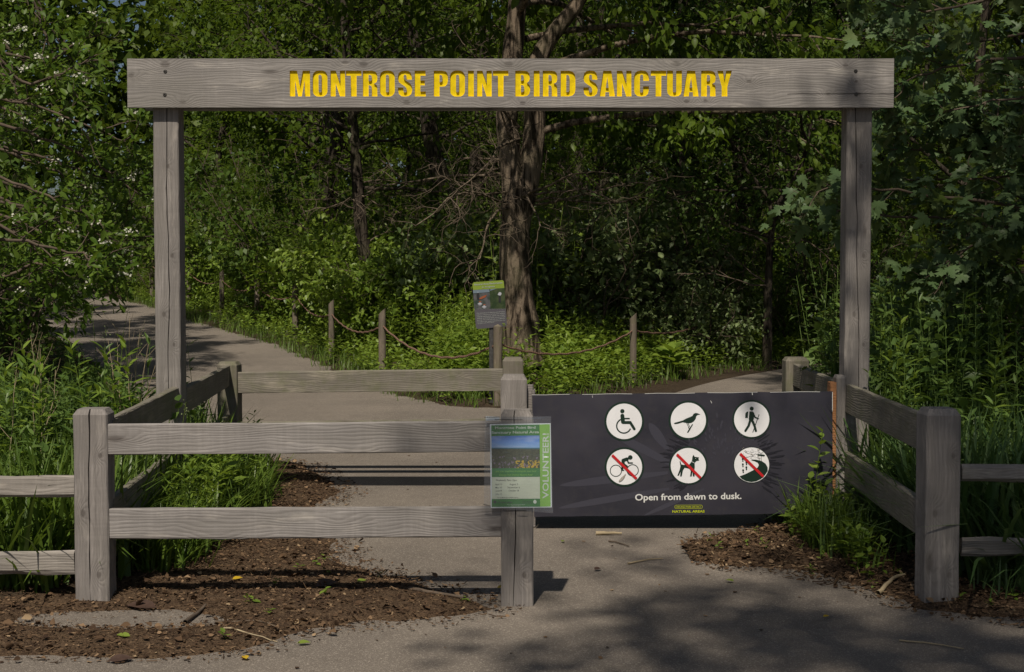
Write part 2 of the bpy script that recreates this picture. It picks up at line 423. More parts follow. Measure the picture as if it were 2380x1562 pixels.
x, y, F = grid(-60, 60, -40, 80, .8)
struct('ground', np_mesh('ground', np.stack([x, y, G(x, y) - .012], 1), [F], True), M['soil'])
far = mesh('far_ground', [(-900, 80, -.05), (900, 80, -.05), (900, 1500, -.05), (-900, 1500, -.05), (-900, -900, -.05), (-60, -900, -.05), (-60, 80, -.05), (-900, 80, -.05),
      (60, -900, -.05), (900, -900, -.05), (900, 80, -.05), (60, 80, -.05), (-60, -900, -.05), (60, -900, -.05), (60, -40, -.05), (-60, -40, -.05)],
      [(0, 1, 2, 3), (4, 5, 6, 7), (8, 9, 10, 11), (12, 13, 14, 15)])
struct('far_ground', far, M['soil'])

# asphalt: street in front and the path through the gate, then the two branches
xr = [(-40, -20), (40, -20), (40, 6.35), (9, 6.35), (9, 16.9), (-7, 16.9), (-7, 6.35), (-40, 6.35)]
tri = tessellate_polygon([[Vector((a, b, 0)) for a, b in xr]])
struct('asphalt_path', mesh('asphalt_path', [(a, b, .004) for a, b in xr], [tuple(t) for t in tri]), M['asphalt'])
def strip(name, ctr, width, zoff):
    C = np.asarray(ctr, float); t = np.linspace(0, len(C) - 1, (len(C) - 1) * 10 + 1)
    xs = np.interp(t, range(len(C)), C[:, 0]); ys = np.interp(t, range(len(C)), C[:, 1])
    ks = np.ones(9) / 9; xs[4:-4] = np.convolve(xs, ks, 'valid'); ys[4:-4] = np.convolve(ys, ks, 'valid')
    tx = np.gradient(xs); ty = np.gradient(ys); l = np.hypot(tx, ty); nx, ny = -ty / l, tx / l
    n = 7; V = []; F = []
    for i in range(len(xs)):
        for j in range(n):
            o = (j / (n - 1) - .5) * width; px = xs[i] + nx[i] * o; py = ys[i] + ny[i] * o
            V.append((px, py, float(G(px, py)) + (zoff if i > 1 else -.004)))
    for i in range(len(xs) - 1):
        for j in range(n - 1):
            a = i * n + j; F.append((a, a + 1, a + n + 1, a + n))
    return mesh(name, V, F, True)
struct('asphalt_path', strip('asphalt_path', [(-2.6, 14.5), (-3.1, 18), (-4.4, 21), (-6.1, 26), (-8.9, 31.5), (-11.9, 38), (-15.6, 45), (-21.5, 52.5), (-34, 60)], 3.9, .010), M['asphalt'])
struct('asphalt_path', strip('asphalt_path', [(3.3, 13.5), (4.4, 17.5), (6.6, 21), (10, 25), (15, 29.5), (24, 34)], 4.6, .010), M['asphalt'])

class Mound:
    def __init__(s, poly, hgt, edge, rough, seed, holes=()):
        s.poly = np.asarray(poly, float); s.h = hgt; s.e = edge; s.r = rough; s.seed = seed; s.holes = holes
    def z(s, x, y):
        d = sdist(s.poly, x, y)
        d = d + s.r * 3.2 * (vnoise(x, y, .45, s.seed) + .6 * vnoise(x, y, .15, s.seed + 1) + .35 * vnoise(x, y, .06, s.seed + 2))
        for (hx, hy, rx, ry) in s.holes:
            q = np.hypot((x - hx) / rx, (y - hy) / ry); d = np.minimum(d, (q - 1) * min(rx, ry))
        z = -.02 + (s.h + .02) * np.clip(d / s.e + .3, 0, 1) ** .8
        z = z + np.where(d > 0, s.r * .35 * (vnoise(x, y, .12, s.seed + 3) + .6 * vnoise(x, y, .045, s.seed + 4)), 0)
        return z + G(x, y)
    def build(s, name, mat, box, st):
        x, y, F = grid(*box, st); z = s.z(x, y)
        up = (z - G(x, y)) > -.015; keep = up[F].any(1)
        F = F[keep]; used = np.unique(F); rm = np.full(len(x), -1); rm[used] = np.arange(len(used))
        return struct(name, np_mesh(name, np.stack([x, y, z], 1)[used], [rm[F]], True), mat)
island_poly = [(.1, 15.35), (-.66, 15.5), (-1.4, 17.1), (-2.3, 19.8), (-4.1, 25), (-6.95, 31.2), (-9.8, 38), (-13.6, 45.5), (-19.5, 54), (-33, 62.5), (-60, 66), (60, 66), (26, 38), (13, 31), (6.6, 24.6), (4.3, 22), (2.6, 20.0), (1.4, 17.6), (.7, 16.1)]
left_poly = [(-60, 5.75), (-2.5, 5.95), (-1.95, 6.2), (-1.55, 6.7), (-1.50, 8.5), (-1.62, 9.6), (-2.05, 10.6), (-3.2, 13.3), (-4.95, 18), (-6.5, 22), (-8.2, 26), (-11.0, 32), (-14.0, 38.5), (-18, 45), (-24, 51.5), (-36, 58), (-60, 60)]
right_poly = [(60, 5.5), (3.0, 5.75), (2.2, 6.05), (1.82, 6.5), (1.60, 7.3), (1.62, 8.4), (1.95, 9.2), (2.15, 11), (3.4, 13.0), (6.2, 16.4), (9.2, 20.5), (13, 24.5), (18, 28.5), (60, 50)]
isl = Mound(island_poly, .06, .3, .04, 3); lef = Mound(left_poly, .05, .25, .04, 5); rig = Mound(right_poly, .05, .25, .04, 8)
isl.build('island_soil', M['soil'], (-34, 40, 14.5, 66), .25)
lef.build('verge_soil', M['soil'], (-14, -1.0, 5.2, 40), .12)
rig.build('verge_soil', M['soil'], (1.2, 24, 5.0, 40), .12)
mulA_poly = [gp(*p) for p in [(-500, 1530), (100, 1528), (330, 1534), (560, 1512), (720, 1468), (880, 1452), (1010, 1440), (1135, 1418), (1092, 1393), (940, 1350), (815, 1320), (762, 1250), (700, 1200), (800, 1150), (720, 1085), (600, 1068), (520, 1090), (430, 1180), (250, 1310), (-500, 1330)]]
mulB_poly = [gp(*p) for p in [(1545, 1290), (1600, 1262), (1760, 1240), (1850, 1205), (2000, 1200), (2150, 1230), (2600, 1380), (2600, 1470), (2380, 1446), (2150, 1415), (1990, 1360), (1830, 1328), (1680, 1318)]]
_h = gp(285, 1443)
mulA = Mound(mulA_poly, .035, .22, .035, 21, [(_h[0], _h[1], .40, .16)]); mulB = Mound(mulB_poly, .04, .22, .035, 33)
mulA.build('mulch_bed', M['mulch'], (-3.6, .2, 5.2, 11.5), .025)
mulB.build('mulch_bed', M['mulch'], (.9, 3.4, 5.4, 8.9), .025)
MOUNDS = [isl, lef, rig, mulA, mulB]
def ZG(x, y):
    z = G(x, y) + .006
    for m in MOUNDS: z = np.maximum(z, m.z(x, y))
    return z

# ------------------------------------------------------------------ entrance arch
D1, D2, D3 = 6.12, 8.0, 10.1
arch = empty('entrance_arch', (0, D2 + .07, 0), 'tall weathered timber gateway with yellow carved park name on its header board', 'gateway')
PW = .142
pl = post('post', PW, .14, 2.64, M['wz'], arch, rotz=0, crack=-.008, cap=0, seed=1)
pl.location = (-1.938, 0, 0)
pr = post('post', PW, .14, 2.64, M['wz'], arch, crack=.012, cap=0, seed=2); pr.location = (1.945, 0, 0)

# header: front board whose letters are cut clean through to a painted floor
def rr(x0, y0, x1, y1, r, n=5):
    P = []
    for cx, cy, a0 in ((x1 - r, y1 - r, 0), (x0 + r, y1 - r, 90), (x0 + r, y0 + r, 180), (x1 - r, y0 + r, 270)):
        for i in range(n + 1):
            a = R(a0 + 90 * i / n); P.append((cx + r * math.cos(a), cy + r * math.sin(a)))
    return P
GL = {
 'M': (105, [[(0,0),(0,132),(38,132),(52.5,52),(67,132),(105,132),(105,0),(77,0),(77,82),(62,0),(43,0),(28,82),(28,0)]]),
 'O': (77, [rr(0,-1,77,133,30), rr(31,21,46,111,7)]),
 'N': (76, [[(0,0),(0,132),(28,132),(49,66),(49,132),(76,132),(76,0),(49,0),(27,68),(27,0)]]),
 'T': (80, [[(25,0),(25,106),(0,106),(0,132),(80,132),(80,106),(55,106),(55,0)]]),
 'R': (75, [[(0,0),(0,132),(46,132),(62,129),(72,120),(75,106),(75,84),(70,72),(58,66),(70,60),(75,48),(75,0),(46,0),(46,46),(43,54),(37,57),(30,57),(30,0)], [(30,78),(30,110),(38,110),(44,107),(46,101),(46,87),(44,81),(38,78)]]),
 'S': (77, [[(74,86),(74,100),(69,120),(58,130),(38,133),(18,130),(6,119),(2,102),(2,88),(8,72),(22,62),(38,52),(46,42),(47,30),(44,22),(38,20),(32,23),(30,32),(30,46),(2,46),(2,34),(7,12),(20,1),(38,-1),(58,2),(71,13),(76,32),(75,50),(66,66),(46,79),(34,89),(31,100),(33,109),(39,112),(45,109),(46,99),(46,86)]]),
 'E': (58, [[(0,0),(0,132),(57,132),(57,106),(30,106),(30,82),(53,82),(53,57),(30,57),(30,26),(58,26),(58,0)]]),
 'P': (73, [[(0,0),(0,132),(44,132),(62,128),(71,117),(73,102),(73,78),(69,62),(58,52),(44,50),(30,50),(30,0)], [(30,73),(30,110),(37,110),(42,107),(44,101),(44,82),(42,76),(37,73)]]),
 'I': (32, [[(0,0),(0,132),(31,132),(31,0)]]),
 'B': (77, [[(0,0),(0,132),(44,132),(62,129),(72,119),(75,104),(75,88),(70,77),(61,70),(71,63),(77,50),(77,30),(72,12),(62,3),(46,0)], [(30,80),(30,110),(37,110),(42,107),(44,102),(44,87),(42,82),(37,80)], [(30,22),(30,58),(38,58),(44,54),(46,48),(46,32),(44,26),(38,22)]]),
 'D': (77, [[(0,0),(0,132),(44,132),(62,127),(73,115),(77,96),(77,36),(73,17),(62,5),(44,0)], [(30,22),(30,110),(38,110),(44,105),(46,97),(46,35),(44,27),(38,22)]]),
 'A': (80, [[(0,0),(19,132),(61,132),(80,0),(51,0),(49,22),(31,22),(29,0)], [(33,44),(47,44),(40,100)]]),
 'C': (77, [[(77,80),(77,100),(72,119),(60,130),(38,133),(17,130),(4,118),(0,99),(0,33),(4,14),(17,2),(38,-1),(60,2),(72,13),(77,32),(77,52),(47,52),(47,30),(44,22),(38,20),(33,22),(31,30),(31,102),(33,110),(39,112),(45,110),(47,102),(47,80)]]),
 'U': (77, [[(0,132),(31,132),(31,30),(33,22),(39,20),(45,22),(47,30),(47,132),(77,132),(77,32),(72,13),(60,2),(38,-1),(17,2),(4,14),(0,33)]]),
 'Y': (76, [[(23,0),(23,50),(0,132),(30,132),(38,84),(46,132),(76,132),(53,50),(53,0)]]),
}
LX = [('M',50),('O',168),('N',260),('T',340),('R',427),('O',515),('S',606),('E',694),('P',793),('O',877),('I',969),('N',1016),('T',1098),('B',1213),('I',1308),('R',1355),('D',1447),('S',1563),('A',1648),('N',1737),('C',1826),('T',1912),('U',1996),('A',2080),('R',2172),('Y',2255)]
YB = D2 - .055                                   # front face of the header
a_, b_ = at(295, 136, YB), at(2077, 249.5, YB)
bx0, bx1, bz1, bz0 = a_.x, b_.x, a_.z, b_.z
UX = lambda q: at((1050 + .727 * q) / 1.6134, 200, YB).x
unit = UX(1001) - UX(1); unit /= 1000.0
zbase = at(1190, (230 + .727 * 181) / 1.6134, YB).z
contours = []
for ch, qx in LX:
    w_, cs = GL[ch]; X0 = UX(qx)
    for c in cs: contours.append([(X0 + p * unit, zbase + q * unit * 1.0) for p, q in c])
def filled(splines, depth):
    cu = bpy.data.curves.new('c', 'CURVE'); cu.dimensions = '2D'; cu.fill_mode = 'BOTH'; cu.extrude = depth / 2
    for s in splines:
        sp = cu.splines.new('POLY'); sp.points.add(len(s) - 1)
        for i, (x, y) in enumerate(s): sp.points[i].co = (x, y, 0, 1)
        sp.use_cyclic_u = True
    o = bpy.data.objects.new('c', cu); COL.objects.link(o)
    me = bpy.data.meshes.new_from_object(o.evaluated_get(bpy.context.evaluated_depsgraph_get()))
    bpy.data.objects.remove(o); return me
BT = .046; RD = .013                             # board thickness, carving depth
face = filled([[(bx0, bz0), (bx1, bz0), (bx1, bz1), (bx0, bz1)]] + contours, RD)
face.transform(Matrix.Rotation(R(90), 4, 'X')); face.transform(Matrix.Translation((0, RD / 2, 0)))
face.materials.clear(); face.materials.append(M['wbeam']); face.materials.append(M['yellow'])
for p in face.polygons:
    c = p.center
    if abs(p.normal.y) < .5 and bx0 + .01 < c.x < bx1 - .01 and bz0 + .01 < c.z < bz1 - .01: p.material_index = 1
hb = link('header_board', face, None, arch, (0, YB - arch.location.y, 0))
bw = bx1 - bx0; bh = bz1 - bz0; bcx = (bx0 + bx1) / 2; bcz = (bz0 + bz1) / 2
board('header_backing', bw - .003, bh - .003, BT - RD - .002, M['wbeam'], arch, bev=.002, wav=.0003, seed=3, loc=(bcx, YB + RD + .001 + (BT - RD) / 2 - arch.location.y, bcz))
rear = board('header_board', bw - .07, bh - .01, .046, M['wbeam'], arch, seed=4, loc=(bcx + .012, .07 + .03, bcz + .003))
board('header_filler', 3.72, bh - .03, .12, M['wx'], arch, seed=5, loc=(.0035, 0, bcz + .008))
# the painted floor of the letters
lt = filled(contours, .0012); lt.transform(Matrix.Rotation(R(90), 4, 'X'))
link('carved_lettering', lt, M['yellow'], arch, (0, YB + RD - .0012 - arch.location.y, 0))
def screw_head(x, z, yy, parent):
    V = []; F = []; n = 14
    rings = [(.0105, 0), (.0105, -.002), (.009, -.004), (.0045, -.0045), (.0045, -.001)]
    for r_, y_ in rings:
        for i in range(n): V.append((r_ * math.cos(2 * math.pi * i / n), y_, r_ * math.sin(2 * math.pi * i / n)))
    for k_ in range(len(rings) - 1):
        for i in range(n): F.append((k_ * n + i, k_ * n + (i + 1) % n, (k_ + 1) * n + (i + 1) % n, (k_ + 1) * n + i))
    F.append(tuple(range((len(rings) - 1) * n, len(rings) * n)))
    return link('bolt', mesh('bolt', V, F), M['screw'], parent, (x, yy, z))
for px, py in ((384, 166), (383, 220), (1989, 165), (1990, 219)):
    q = at(px, py, YB); screw_head(q.x, q.z, YB - arch.location.y, arch)

# ------------------------------------------------------------------ fences round the gateway
GF = 'weathered timber barrier fences of the gateway'
# front fence, left of the opening
ff = empty('post_and_rail_fence', (-.8, D1 + .07, 0), 'front two-rail timber fence left of the opening, with the volunteer poster on its inner post', 'fence', GF)
def P(px, py, d): return at(px, py, d)
xL = at(210, 1200, D1).x; xM = at(1202, 1200, D1).x
o = post('post', .146, .14, .838, M['wz'], ff, crack=-.004, seed=10, cap=.020); o.location = (xL + .8, 0, 0); o.rotation_euler[2] = R(2.5)
o = post('post', .140, .14, .83, M['wz'], ff, crack=-.015, seed=11, cap=.022); o.location = (xM + .8, 0, 0)
def rail(parent, px0, t0, b0, px1, t1, b1, d0, d1=None, mat='wx', thick=.04, seed=0, **kw):
    d1 = d1 or d0
    A, B = at(px0, t0, d0), at(px0, b0, d0); C, D = at(px1, t1, d1), at(px1, b1, d1)
    p0 = (A + B) / 2; p1 = (C + D) / 2; h = ((A.z - B.z) + (C.z - D.z)) / 2
    p0.y += thick / 2; p1.y += thick / 2
    off = Vector(parent.location)
    return board('rail', (p1 - p0).length, h, thick, M[mat], parent, p0 - off, p1 - off, seed=seed, **kw)
rail(ff, 250, 986, 1058, 1172, 979, 1051, D1 + .012, seed=20)
rail(ff, 254, 1182.5, 1254, 1172, 1178.5, 1249, D1 + .012, seed=21)
# left side fence from the front post through the arch post to the rear post
lf = empty('side_fence', (-1.88, 8.2, 0), 'left side fence rails running back past the left arch post through tall grass', 'fence', GF)
def side(parent, x0, y0, x1, y1, z, h, seed, mat='wxm'):
    off = Vector(parent.location)
    return board('rail', math.hypot(x1 - x0, y1 - y0), h, .04, M[mat], parent, Vector((x0, y0, z)) - off, Vector((x1, y1, z)) - off, seed=seed)
xbl = at(530, 1000, D3).x; xbr = at(1853, 900, D3).x
side(lf, xL + .055, D1 + .10, -1.90, D2 + .0, .735, .15, 30); side(lf, xL + .055, D1 + .10, -1.90, D2 + .0, .385, .15, 31)
side(lf, -1.885, D2 + .14, xbl - .01, D3 + .03, .725, .15, 32); side(lf, -1.885, D2 + .14, xbl - .01, D3 + .03, .375, .15, 33)
# rear fence
rf = empty('post_and_rail_fence', (-1.0, D3 + .07, 0), 'mossy rear timber fence facing the front one across the passage', 'fence', GF)
o = post('post', .145, .14, .80, M['wzm'], rf, seed=12, cap=.022); o.location = (xbl + 1.0, 0, 0); o.rotation_euler[2] = R(-4)
xbm = at(1192.5, 900, D3).x
o = post('post', .148, .14, .83, M['wzm'], rf, seed=13, cap=.022); o.location = (xbm + 1.0, 0, 0)
rail(rf, 553, 865.5, 914, 1172, 858, 907, D3 + .012, mat='wxm', seed=40, wav=.002)
rail(rf, 553, 981, 1030, 1172, 974, 1023, D3 + .012, mat='wxm', seed=41)
# latch post of the gate, in the plane of the arch
lp = empty('latch_post', (at(1194, 1000, D2).x, D2 + .07, 0), 'short timber latch post with a narrow stop board, between front and rear fence posts', 'post')
o = post('post', .149, .14, .85, M['wz'], lp, crack=None, seed=14, cap=.024)
board('stop_board', .80, .045, .022, M['wz'], lp, loc=(.088, .0, .42), rot=(0, R(90), 0), seed=50)
board('stop_board', .78, .022, .09, M['wz'], lp, loc=(.088 + .024, .02, .40), rot=(0, R(90), 0), seed=51)
# right side
rp = empty('corner_post', (at(2190, 1200, D1).x, D1 + .07, 0), 'thick shaded right front corner post of the entrance, standing in grass', 'post')
post('post', .150, .15, .835, M['wz'], rp, seed=15, cap=.024, rotz=R(1.5))
rb = empty('corner_post', (xbr, D3 + .07, 0), 'short mossy rear post seen above the dark sign beside the right arch post', 'post')
post('post', .165, .15, .83, M['wzm'], rb, seed=16, cap=.022)
rs = empty('side_fence', (1.95, 8.2, 0), 'right side fence rails slanting from the arch post to the front corner post', 'fence', GF)
xR = rp.location.x
side(rs, xR - .045, D1 + .12, 1.90, D2 + .0, .745, .165, 34); side(rs, xR - .045, D1 + .12, 1.90, D2 + .0, .365, .165, 35)
side(rs, 1.93, D2 + .14, xbr - .01, D3 + .03, .735, .16, 36, 'wxm'); side(rs, 1.93, D2 + .14, xbr - .01, D3 + .03, .375, .16, 37, 'wxm')
# split rails outside
sl = empty('split_rail_fence', (-2.9, D1 + .07, 0), 'pair of rough split rails left of the front left post', 'fence')
for (t0, b0, t1, b1, s_) in ((1105, 1157, 1104, 1156, 60), (1286, 1337, 1281, 1328, 61)):
    A = at(0, (t0 + b0) / 2, D1 + .05); B = at(176, (t1 + b1) / 2, D1 + .05); dx = (A - B); A2 = B + dx * 5
    A2.z = A.z + (A.z - B.z) * .6
    off = Vector(sl.location)
    board('rail', (A2 - B).length, .094, .055, M['wsplit'], sl, A2 - off, B - off, seed=s_, wav=.004, ragged=.0022, bev=.014)
sr = empty('split_rail_fence', (2.9, D1 + .07, 0), 'pair of dark split rails right of the shaded corner post', 'fence')
for (t0, b0, t1, b1, s_) in ((1078, 1119, 1080, 1121, 62), (1249, 1290, 1251, 1294, 63)):
    A = at(2232, (t0 + b0) / 2, D1 + .11); B = at(2380, (t1 + b1) / 2, D1 + .11); B = A + (B - A) * 9
    B.z = A.z - .02
    off = Vector(sr.location)
    board('rail', (B - A).length, .078, .055, M['wsplit'], sr, A - off, B - off, seed=s_, wav=.004, ragged=.0022, bev=.014)

# ------------------------------------------------------------------ signs
class Flat:
    """collects flat shapes (x, z in some photo frame) into one thin mesh; every shape sits a hair in front of the last"""
    def __init__(s, fx, fz, step=.00015): s.V = []; s.F = []; s.k = 0; s.fx = fx; s.fz = fz; s.step = step
    def poly(s, pts):
        y = -s.k * s.step; s.k += 1; b = len(s.V)
        P3 = [Vector((s.fx(*p), y, s.fz(*p))) for p in pts]
        for t in tessellate_polygon([[Vector((p.x, p.z, 0)) for p in P3]]):
            a, b_, c = [P3[i] for i in t]
            if (b_ - a).cross(c - a).y > 0: t = (t[0], t[2], t[1])
            s.F.append(tuple(b + i for i in t))
        s.V += P3; return s
    def disc(s, x, y, r, n=20, ry=None): return s.poly([(x + r * math.cos(2 * math.pi * i / n), y + (ry or r) * math.sin(2 * math.pi * i / n)) for i in range(n)])
    def cap(s, x0, y0, x1, y1, w, round_=True):
        a = math.atan2(y1 - y0, x1 - x0); r = w / 2; P_ = []
        if round_:
            for i in range(7): P_.append((x1 + r * math.cos(a - math.pi / 2 + math.pi * i / 6), y1 + r * math.sin(a - math.pi / 2 + math.pi * i / 6)))
            for i in range(7): P_.append((x0 + r * math.cos(a + math.pi / 2 + math.pi * i / 6), y0 + r * math.sin(a + math.pi / 2 + math.pi * i / 6)))
        else:
            c, q = math.cos(a + math.pi / 2) * r, math.sin(a + math.pi / 2) * r
            P_ = [(x0 + c, y0 + q), (x1 + c, y1 + q), (x1 - c, y1 - q), (x0 - c, y0 - q)]
        return s.poly(P_)
    def arc(s, x, y, r, w, a0, a1, n=28):
        o = [(x + (r + w / 2) * math.cos(R(a0 + (a1 - a0) * i / n)), y + (r + w / 2) * math.sin(R(a0 + (a1 - a0) * i / n))) for i in range(n + 1)]
        q = [(x + (r - w / 2) * math.cos(R(a0 + (a1 - a0) * i / n)), y + (r - w / 2) * math.sin(R(a0 + (a1 - a0) * i / n))) for i in range(n + 1)]
        y_ = -s.k * s.step; s.k += 1; b = len(s.V)
        for p in o + q: s.V.append(Vector((s.fx(*p), y_, s.fz(*p))))
        for i in range(n):
            f = (b + i, b + i + 1, b + n + 2 + i, b + n + 1 + i)
            A, B_, C = s.V[f[0]], s.V[f[1]], s.V[f[2]]
            s.F.append(f if (B_ - A).cross(C - A).y < 0 else f[::-1])
        return s
    def build(s, name, mat, parent, y=0.0):
        o = link(name, mesh(name, s.V, s.F), mat, parent, (0, y, 0)); return o
def text(name, body, fx, fz, x0, x1, ybase, ytop, mat, parent, y, bold=0.0, shear=0.0, tilt=0.0, up=False, ref='H', space=1.0):
    """a line of print between x0..x1, from ybase to ytop (cap height), thin real lettering"""
    cu = bpy.data.curves.new('t', 'FONT'); cu.body = body; cu.offset = bold; cu.shear = shear; cu.size = 1; cu.resolution_u = 3
    cu.space_character = space; cu.fill_mode = 'FRONT'
    o = bpy.data.objects.new('t', cu); COL.objects.link(o)
    me = bpy.data.meshes.new_from_object(o.evaluated_get(bpy.context.evaluated_depsgraph_get())); bpy.data.objects.remove(o)
    n = len(me.vertices); co = np.empty(n * 3, np.float32); me.vertices.foreach_get('co', co); co = co.reshape(-1, 3)
    xa, xb = co[:, 0].min(), co[:, 0].max(); capH = .729
    u = (co[:, 0] - xa) / (xb - xa); v = co[:, 1] / capH
    if up:   # runs upward: x0..x1 become the vertical run, ybase..ytop the horizontal one
        px = ybase + (ytop - ybase) * v; py = x0 + (x1 - x0) * u
    else:
        px = x0 + (x1 - x0) * u; py = ybase + (ytop - ybase) * v + tilt * u
    for i in range(n): co[i] = (fx(px[i], py[i]), 0, fz(px[i], py[i]))
    me.vertices.foreach_set('co', co.ravel()); me.materials.clear(); me.update()
    return link(name, me, mat, parent, (0, y, 0))

# big dark sign on the gate leaf
YS = D2 - .03
sg = empty('trail_rules_sign', (at(1586, 1060, YS).x, YS, .0), 'long dark grey trail sign with six round symbols, closing the right half of the entrance', 'sign')
def sv(px, py): return at((1960 + .50420 * px) / 1.6134, (1450 + .50420 * py) / 1.6134, YS)
sfx = lambda px, py: sv(px, py).x - sg.location.x
sfz = lambda px, py: sv(px, py).z
k = NT('dark_printed_panel'); v = k.obj()
c = k.mix(k.ramp(k.noise(k.map(v, (1, 1, 1.6)), 1.5, 2), [(.35, 0.0), (.7, 1.0)]), (.026, .026, .037), (.050, .048, .064))
c = k.mix(k.math('MULTIPLY', k.ramp(k.noise(v, 14, 6, .75), [(.50, 0.0), (.75, 1.0)]), .5), c, (.055, .052, .055))
c = k.mix(k.ramp(k.noise(k.map(v, (3, 3, 90)), 1.5, 3), [(.70, 0.0), (.76, .35)]), c, (.10, .10, .105))
M['panel'] = k.done(k.bsdf(c, k.ramp(k.noise(v, 8, 3), [(.3, .32), (.7, .5)]), .45))
M['panelprint'] = plain('faint_petal_print', (.050, .050, .068), .4, .45)
M['panelprint2'] = plain('dark_petal_print', (.019, .019, .027), .4, .45)
cor = [(70, 60), (2305, 35), (2306, 940), (85, 968)]
fr = []; n_ = 24
top_ = [(70 + (2305 - 70) * i / n_, 60 - 25 * i / n_ + 1.6 * math.sin(i * 1.7)) for i in range(n_ + 1)]
bot_ = [(2306 - (2306 - 85) * i / n_, 940 + 28 * i / n_ + 1.5 * math.sin(i * 2.1 + 1)) for i in range(n_ + 1)]
out = top_ + bot_; V = []; F = []
bulge = lambda px: .004 * math.sin((px - 70) / 2235 * math.pi * 3)
for yy in (0, .012):
    for p in out: V.append((sfx(*p), yy + 0 * bulge(p[0]), sfz(*p)))
m_ = len(out)
for i in range(n_): 
    a, b2, c2, d2 = i, i + 1, m_ - 2 - i, m_ - 1 - i
    F.append((a, d2, c2, b2)); F.append((a + m_, b2 + m_, c2 + m_, d2 + m_))
for i in range(m_): F.append((i, (i + 1) % m_, (i + 1) % m_ + m_, i + m_))
panel = link('panel', mesh('panel', V, F), M['panel'], sg)
edge = Flat(sfx, sfz, 0)
for i in range(n_):
    a, b2 = top_[i], top_[i + 1]
    if i % 5 != 3: edge.poly([(a[0], a[1] - .5), (b2[0], b2[1] - .5), (b2[0], b2[1] + 2.2), (a[0], a[1] + 2.2)])
edge.poly([(2302, 40), (2306, 40), (2306, 190), (2302, 170)])
edge.cap(1706, 40, 1709, 62, 6, False); edge.cap(1398, 105, 1406, 122, 3); edge.cap(518, 66, 520, 82, 2)
merge(panel, edge.build('chipped_edge', M['textwhite'], sg, -.0012))
# faint flower print
fl = Flat(sfx, sfz, .00001); rg = random.Random(5)
def petal(f, x0, y0, x1, y1, w0, w1):
    a = math.atan2(y1 - y0, x1 - x0); nx, ny = -math.sin(a), math.cos(a); P_ = []
    L = [0, .12, .3, .5, .7, .85, .95, 1.0]
    for t in L: w = (w0 * (1 - t) + w1 * t) * math.sin(math.pi * min(1, .12 + t * .88)) ** .6 if t < 1 else 0; P_.append((x0 + (x1 - x0) * t + nx * w, y0 + (y1 - y0) * t + ny * w))
    for t in reversed(L[:-1]): w = (w0 * (1 - t) + w1 * t) * math.sin(math.pi * min(1, .12 + t * .88)) ** .6; P_.append((x0 + (x1 - x0) * t - nx * w, y0 + (y1 - y0) * t - ny * w))
    f.poly(P_)
for (a, b2, c2, d2, w) in ((1080, 640, 270, 735, 40), (1090, 760, 260, 905, 34), (1150, 600, 640, 330, 42), (1080, 470, 940, 270, 48), (1350, 760, 900, 960, 22)):
    petal(fl, a, b2, c2, d2, w * .5, w)
for i in range(110):
    an = rg.uniform(200, 340); r0 = rg.uniform(60, 330); 
    x_, y_ = 1490 + r0 * math.cos(R(an)) * 1.15, 560 + r0 * math.sin(R(an)); L = rg.uniform(22, 44)
    petal(fl, x_, y_, x_ + L * math.cos(R(an)) * .5, y_ + L * math.sin(R(an)), 5, 6)
merge(panel, fl.build('flower_print', M['panelprint'], sg, -.0006))
f2 = Flat(sfx, sfz, .00001)
for i in range(110):
    s_ = -1 if i % 2 else 1; an = rg.uniform(-50, 40); r0 = rg.uniform(300, 400)
    x_, y_ = 1490 + s_ * r0 * math.cos(R(an)), 560 + r0 * .8 * math.sin(R(an)); L = rg.uniform(50, 95)
    petal(f2, x_, y_, x_ + s_ * L * math.cos(R(an)), y_ + L * .8 * math.sin(R(an)), 5, 4)
merge(panel, f2.build('flower_print', M['panelprint2'], sg, -.0009))
def ring(cx, cy, rw, ro, name='symbol_disc'):
    o = Flat(sfx, sfz); o.disc(cx, cy, ro, 48); g_ = o.build('symbol_disc', M['ink'], sg, -.0015)
    w = Flat(sfx, sfz); w.disc(cx, cy, rw, 48); w.build('white_face', M['white'], g_, -.0006)
    return g_
def fig(par): return Flat(sfx, sfz, .00012)
# wheelchair user
d = ring(755, 258, 132, 147); f = fig(d)
f.arc(752, 292, 53, 10, 22, 245); f.disc(741, 182, 16); f.cap(741, 216, 746, 262, 30); f.cap(748, 237, 792, 237, 11); f.cap(746, 266, 800, 266, 22); f.cap(800, 266, 830, 314, 20)
f.build('symbol', M['ink'], d, -.0012)
# bird
d = ring(1232, 250, 131, 147); f = fig(d)
f.poly([(1322, 207), (1300, 197), (1284, 195), (1270, 202), (1262, 217), (1245, 225), (1215, 237), (1190, 251), (1160, 260), (1130, 268), (1124, 275), (1134, 279), (1155, 276), (1190, 265), (1210, 269), (1235, 273), (1256, 269), (1274, 257), (1287, 238), (1291, 220), (1300, 211)])
f.cap(1228, 270, 1244, 300, 4); f.cap(1218, 268, 1236, 304, 4); f.cap(1262, 282, 1245, 310, 8); f.cap(1245, 310, 1228, 338, 10); f.cap(1232, 305, 1246, 314, 5)
f.build('symbol', M['ink'], d, -.0012)
